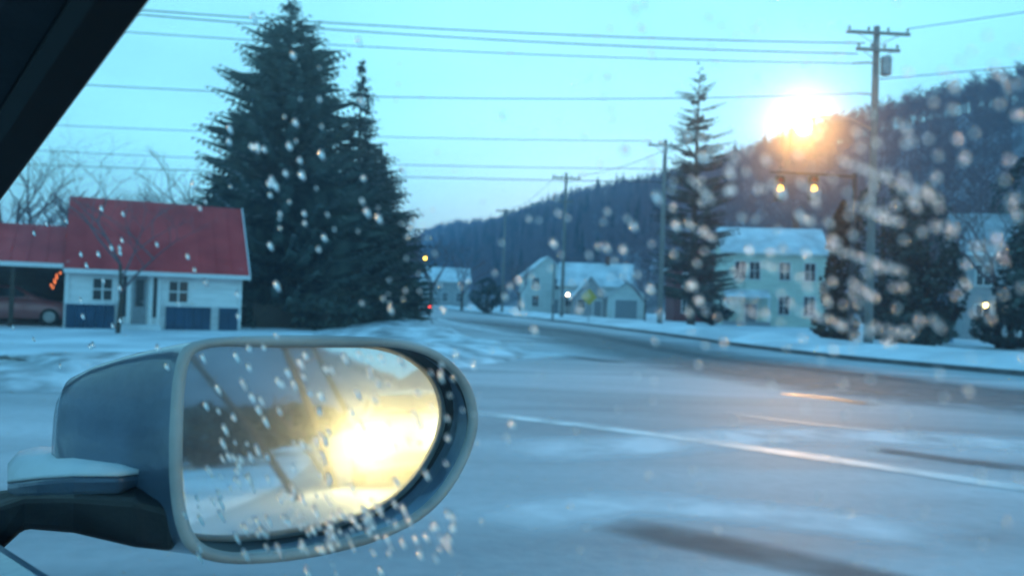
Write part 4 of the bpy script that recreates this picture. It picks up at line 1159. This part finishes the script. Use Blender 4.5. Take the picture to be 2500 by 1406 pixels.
scatter(60, lambda: (rd.uniform(900, 1560), rd.uniform(480, 780)), 6, 12, (1, 2, 3))
scatter(34, lambda: (rd.uniform(0, 620), rd.uniform(500, 900)), 8, 14, (2, 3))
scatter(60, lambda: (rd.uniform(1100, 2500), rd.uniform(840, 1400)), 4, 9, (0, 1, 2))
scatter(16, lambda: (rd.uniform(950, 1500), rd.uniform(80, 480)), 5, 9, (0, 1))
for (u0, v0), (u1, v1) in (((2060, 395), (2300, 490)), ((2080, 500), (2215, 550)), ((2020, 600), (2215, 665)), ((1770, 735), (1860, 770)), ((1950, 755), (2080, 800)), ((2130, 795), (2230, 820)), ((1700, 560), (1760, 590)), ((1690, 440), (1750, 500)), ((2080, 690), (2150, 735))):
    n = int(math.hypot(u1 - u0, v1 - v0) / 14)
    for i in range(n):
        drops.append((u0 + (u1 - u0) * i / n + rd.uniform(-5, 5), v0 + (v1 - v0) * i / n + rd.uniform(-4, 4), rd.uniform(5.5, 8.5) * .5, rd.choice((0, 1, 2))))
drops.sort(key=lambda d_: -d_[2])
rest = MB()
for i, (u, v, r, k) in enumerate(drops):
    c = pane(u, v, .0022)
    R0 = (pane(u + r, v, .0022) - c).length * .9
    R0 = min(max(R0 * 1.0, .0006), .0015) if u > 1200 else min(max(R0 * (.8 if v > 830 else .56), .0005), .0015)
    dd = pane(u + r * .55, v + r, .0022) - c           # trail direction: down and to the rear
    yv = dd.normalized(); xv = yv.cross(PN).normalized()
    mw = Matrix(((xv.x * R0, yv.x * R0, PN.x * R0, c.x), (xv.y * R0, yv.y * R0, PN.y * R0, c.y), (xv.z * R0, yv.z * R0, PN.z * R0, c.z), (0, 0, 0, 1)))
    if i < 300:
        o = bpy.data.objects.new('raindrop', DM[k]); COL.objects.link(o)
        o.matrix_world = mw
        o.parent = sw
    else:
        kk = len(rest.v)
        rest.v += [mw @ vv.co for vv in DM[k].vertices]
        rest.f += [tuple(q + kk for q in p.vertices) for p in DM[k].polygons]
tag(rest.build('fine_raindrops', M['water'], sw, smooth=True, fix=False), kind='stuff')

# ---------------------------------------------------------------- behind us: what the mirror shows
def refl(u, v):
    p = hit(u, v, GO, GN); d = ray(u, v).normalized()
    return p, d - 2 * d.dot(GN) * GN
def rg(u, v, z=0.0):
    p, d = refl(u, v); return p + d * ((z - p.z) / d.z)
def rdist(u, v, s):
    p, d = refl(u, v); return p + d * (s / math.hypot(d.x, d.y))
pp = rdist(1005, 1060, 19)
_, d_ = refl(1005, 1060)
follow = car('car', 'car close behind us with dazzling yellow headlights, seen in the door mirror', (pp.x, pp.y, .006), math.atan2(d_.y, d_.x) + math.pi * .5 + math.pi + math.pi, paint('silver_car_paint', (.3, .31, .32)), head=M['headlight'], scale=1.3)
follow.rotation_euler[2] = math.atan2(-d_.y, -d_.x) + math.pi / 2
for (t0, b0, s_, r0, sd_, lb) in (((480, 880), (640, 1100), 15, .075, 51, 'leaning bare trunk reflected leftmost in the door mirror'), ((700, 850), (778, 1080), 17, .10, 52, 'leaning bare trunk reflected in the middle of the door mirror'),
                                  ((775, 860), (842, 1010), 21, .09, 53, 'leaning bare trunk reflected nearest the headlights in the door mirror'), ((665, 985), (735, 1085), 19, .05, 54, 'thin short leaning trunk reflected between the two left trunks in the door mirror')):
    rn = random.Random(sd_)
    pt, pb = rdist(t0[0], t0[1], s_), rdist(b0[0], b0[1], s_)
    dv = (pt - pb).normalized()
    g0 = pb - dv * (pb.z / dv.z)
    Lt = (pt - g0).length * (1.0 if sd_ == 54 else 1.7)
    t = thing('leaning_tree', lb, 'tree', (g0.x, g0.y, 0), 0, 'leaning trees behind us')
    MB().tube([dv * -.2, dv * Lt * .3 + Vector((.05, .04, 0)), dv * Lt * .6 - Vector((.05, .02, 0)), dv * Lt], [r0, r0 * .85, r0 * .65, .02], 7).build('trunk', M['bark'], t)
    cw = MB()
    for k in range(9):
        q = dv * Lt * rn.uniform(.45, .98); an = rn.random() * 6.28; ln = Lt * rn.uniform(.10, .22)
        e_ = Vector((math.cos(an), math.sin(an), rn.uniform(.3, 1.2))) * ln
        cw.tube([q, q + e_ * .5 + Vector((0, 0, .1)), q + e_], [.025, .016, .006], 4)
        cw.tube([q + e_ * .5, q + e_ * .8 + Vector((.2, -.2, .3)) * ln], [.012, .005], 3)
    cw.build('crown', M['twig'], t)
for (u, s, h, r, sd_, lb) in ((500, 30, 2.0, 3.2, 61, 'dark evergreen reflected at the left of the door mirror'), (600, 36, 1.9, 3.2, 62, 'second dark evergreen from the left in the door mirror reflection'), (720, 48, 2.2, 3.6, 63, 'dark evergreen reflected under the leaning trees in the door mirror')):
    q = rdist(u, 1100, s)
    leafy('evergreen_tree', lb, (q.x, q.y, 0), h, r, sd_, M['needle'], n=2600)

rh = MB(); NU, NR = 26, 7
for i in range(NU):
    u = 330 + 30 * i
    top = max(.5, 26 - 22 * max(0, (u - 600) / 480) ** 1.1 + 1.6 * noise2(u, 0, .02, 4.4))
    for j in range(NR):
        q = rdist(u, 1000, 120 + 14 * j)
        k = j / (NR - 1)
        rh.v.append(Vector((q.x, q.y, top * math.sin(k * math.pi * .5) - .3)))
for i in range(NU - 1):
    for j in range(NR - 1):
        rh.f.append((i * NR + j, (i + 1) * NR + j, (i + 1) * NR + j + 1, i * NR + j + 1))
tag(rh.build('hill', M['hill'], smooth=True), kind='structure')
# ---------------------------------------------------------------- dusk air
hz = bpy.data.materials.new('haze'); hz.use_nodes = True
nt = hz.node_tree; nt.nodes.clear()
o_ = nt.nodes.new("ShaderNodeOutputMaterial")
pv = nt.nodes.new("ShaderNodeVolumePrincipled")
pv.inputs["Color"].default_value = (.32, .64, 1.0, 1)
pv.inputs["Density"].default_value = .0008
nt.links.new(pv.outputs[0], o_.inputs["Volume"])
tag(MB().box((0, 560, 44), (2600, 2000, 90)).build('haze', hz), 'blue dusk haze filling the valley air', 'haze', kind='stuff')
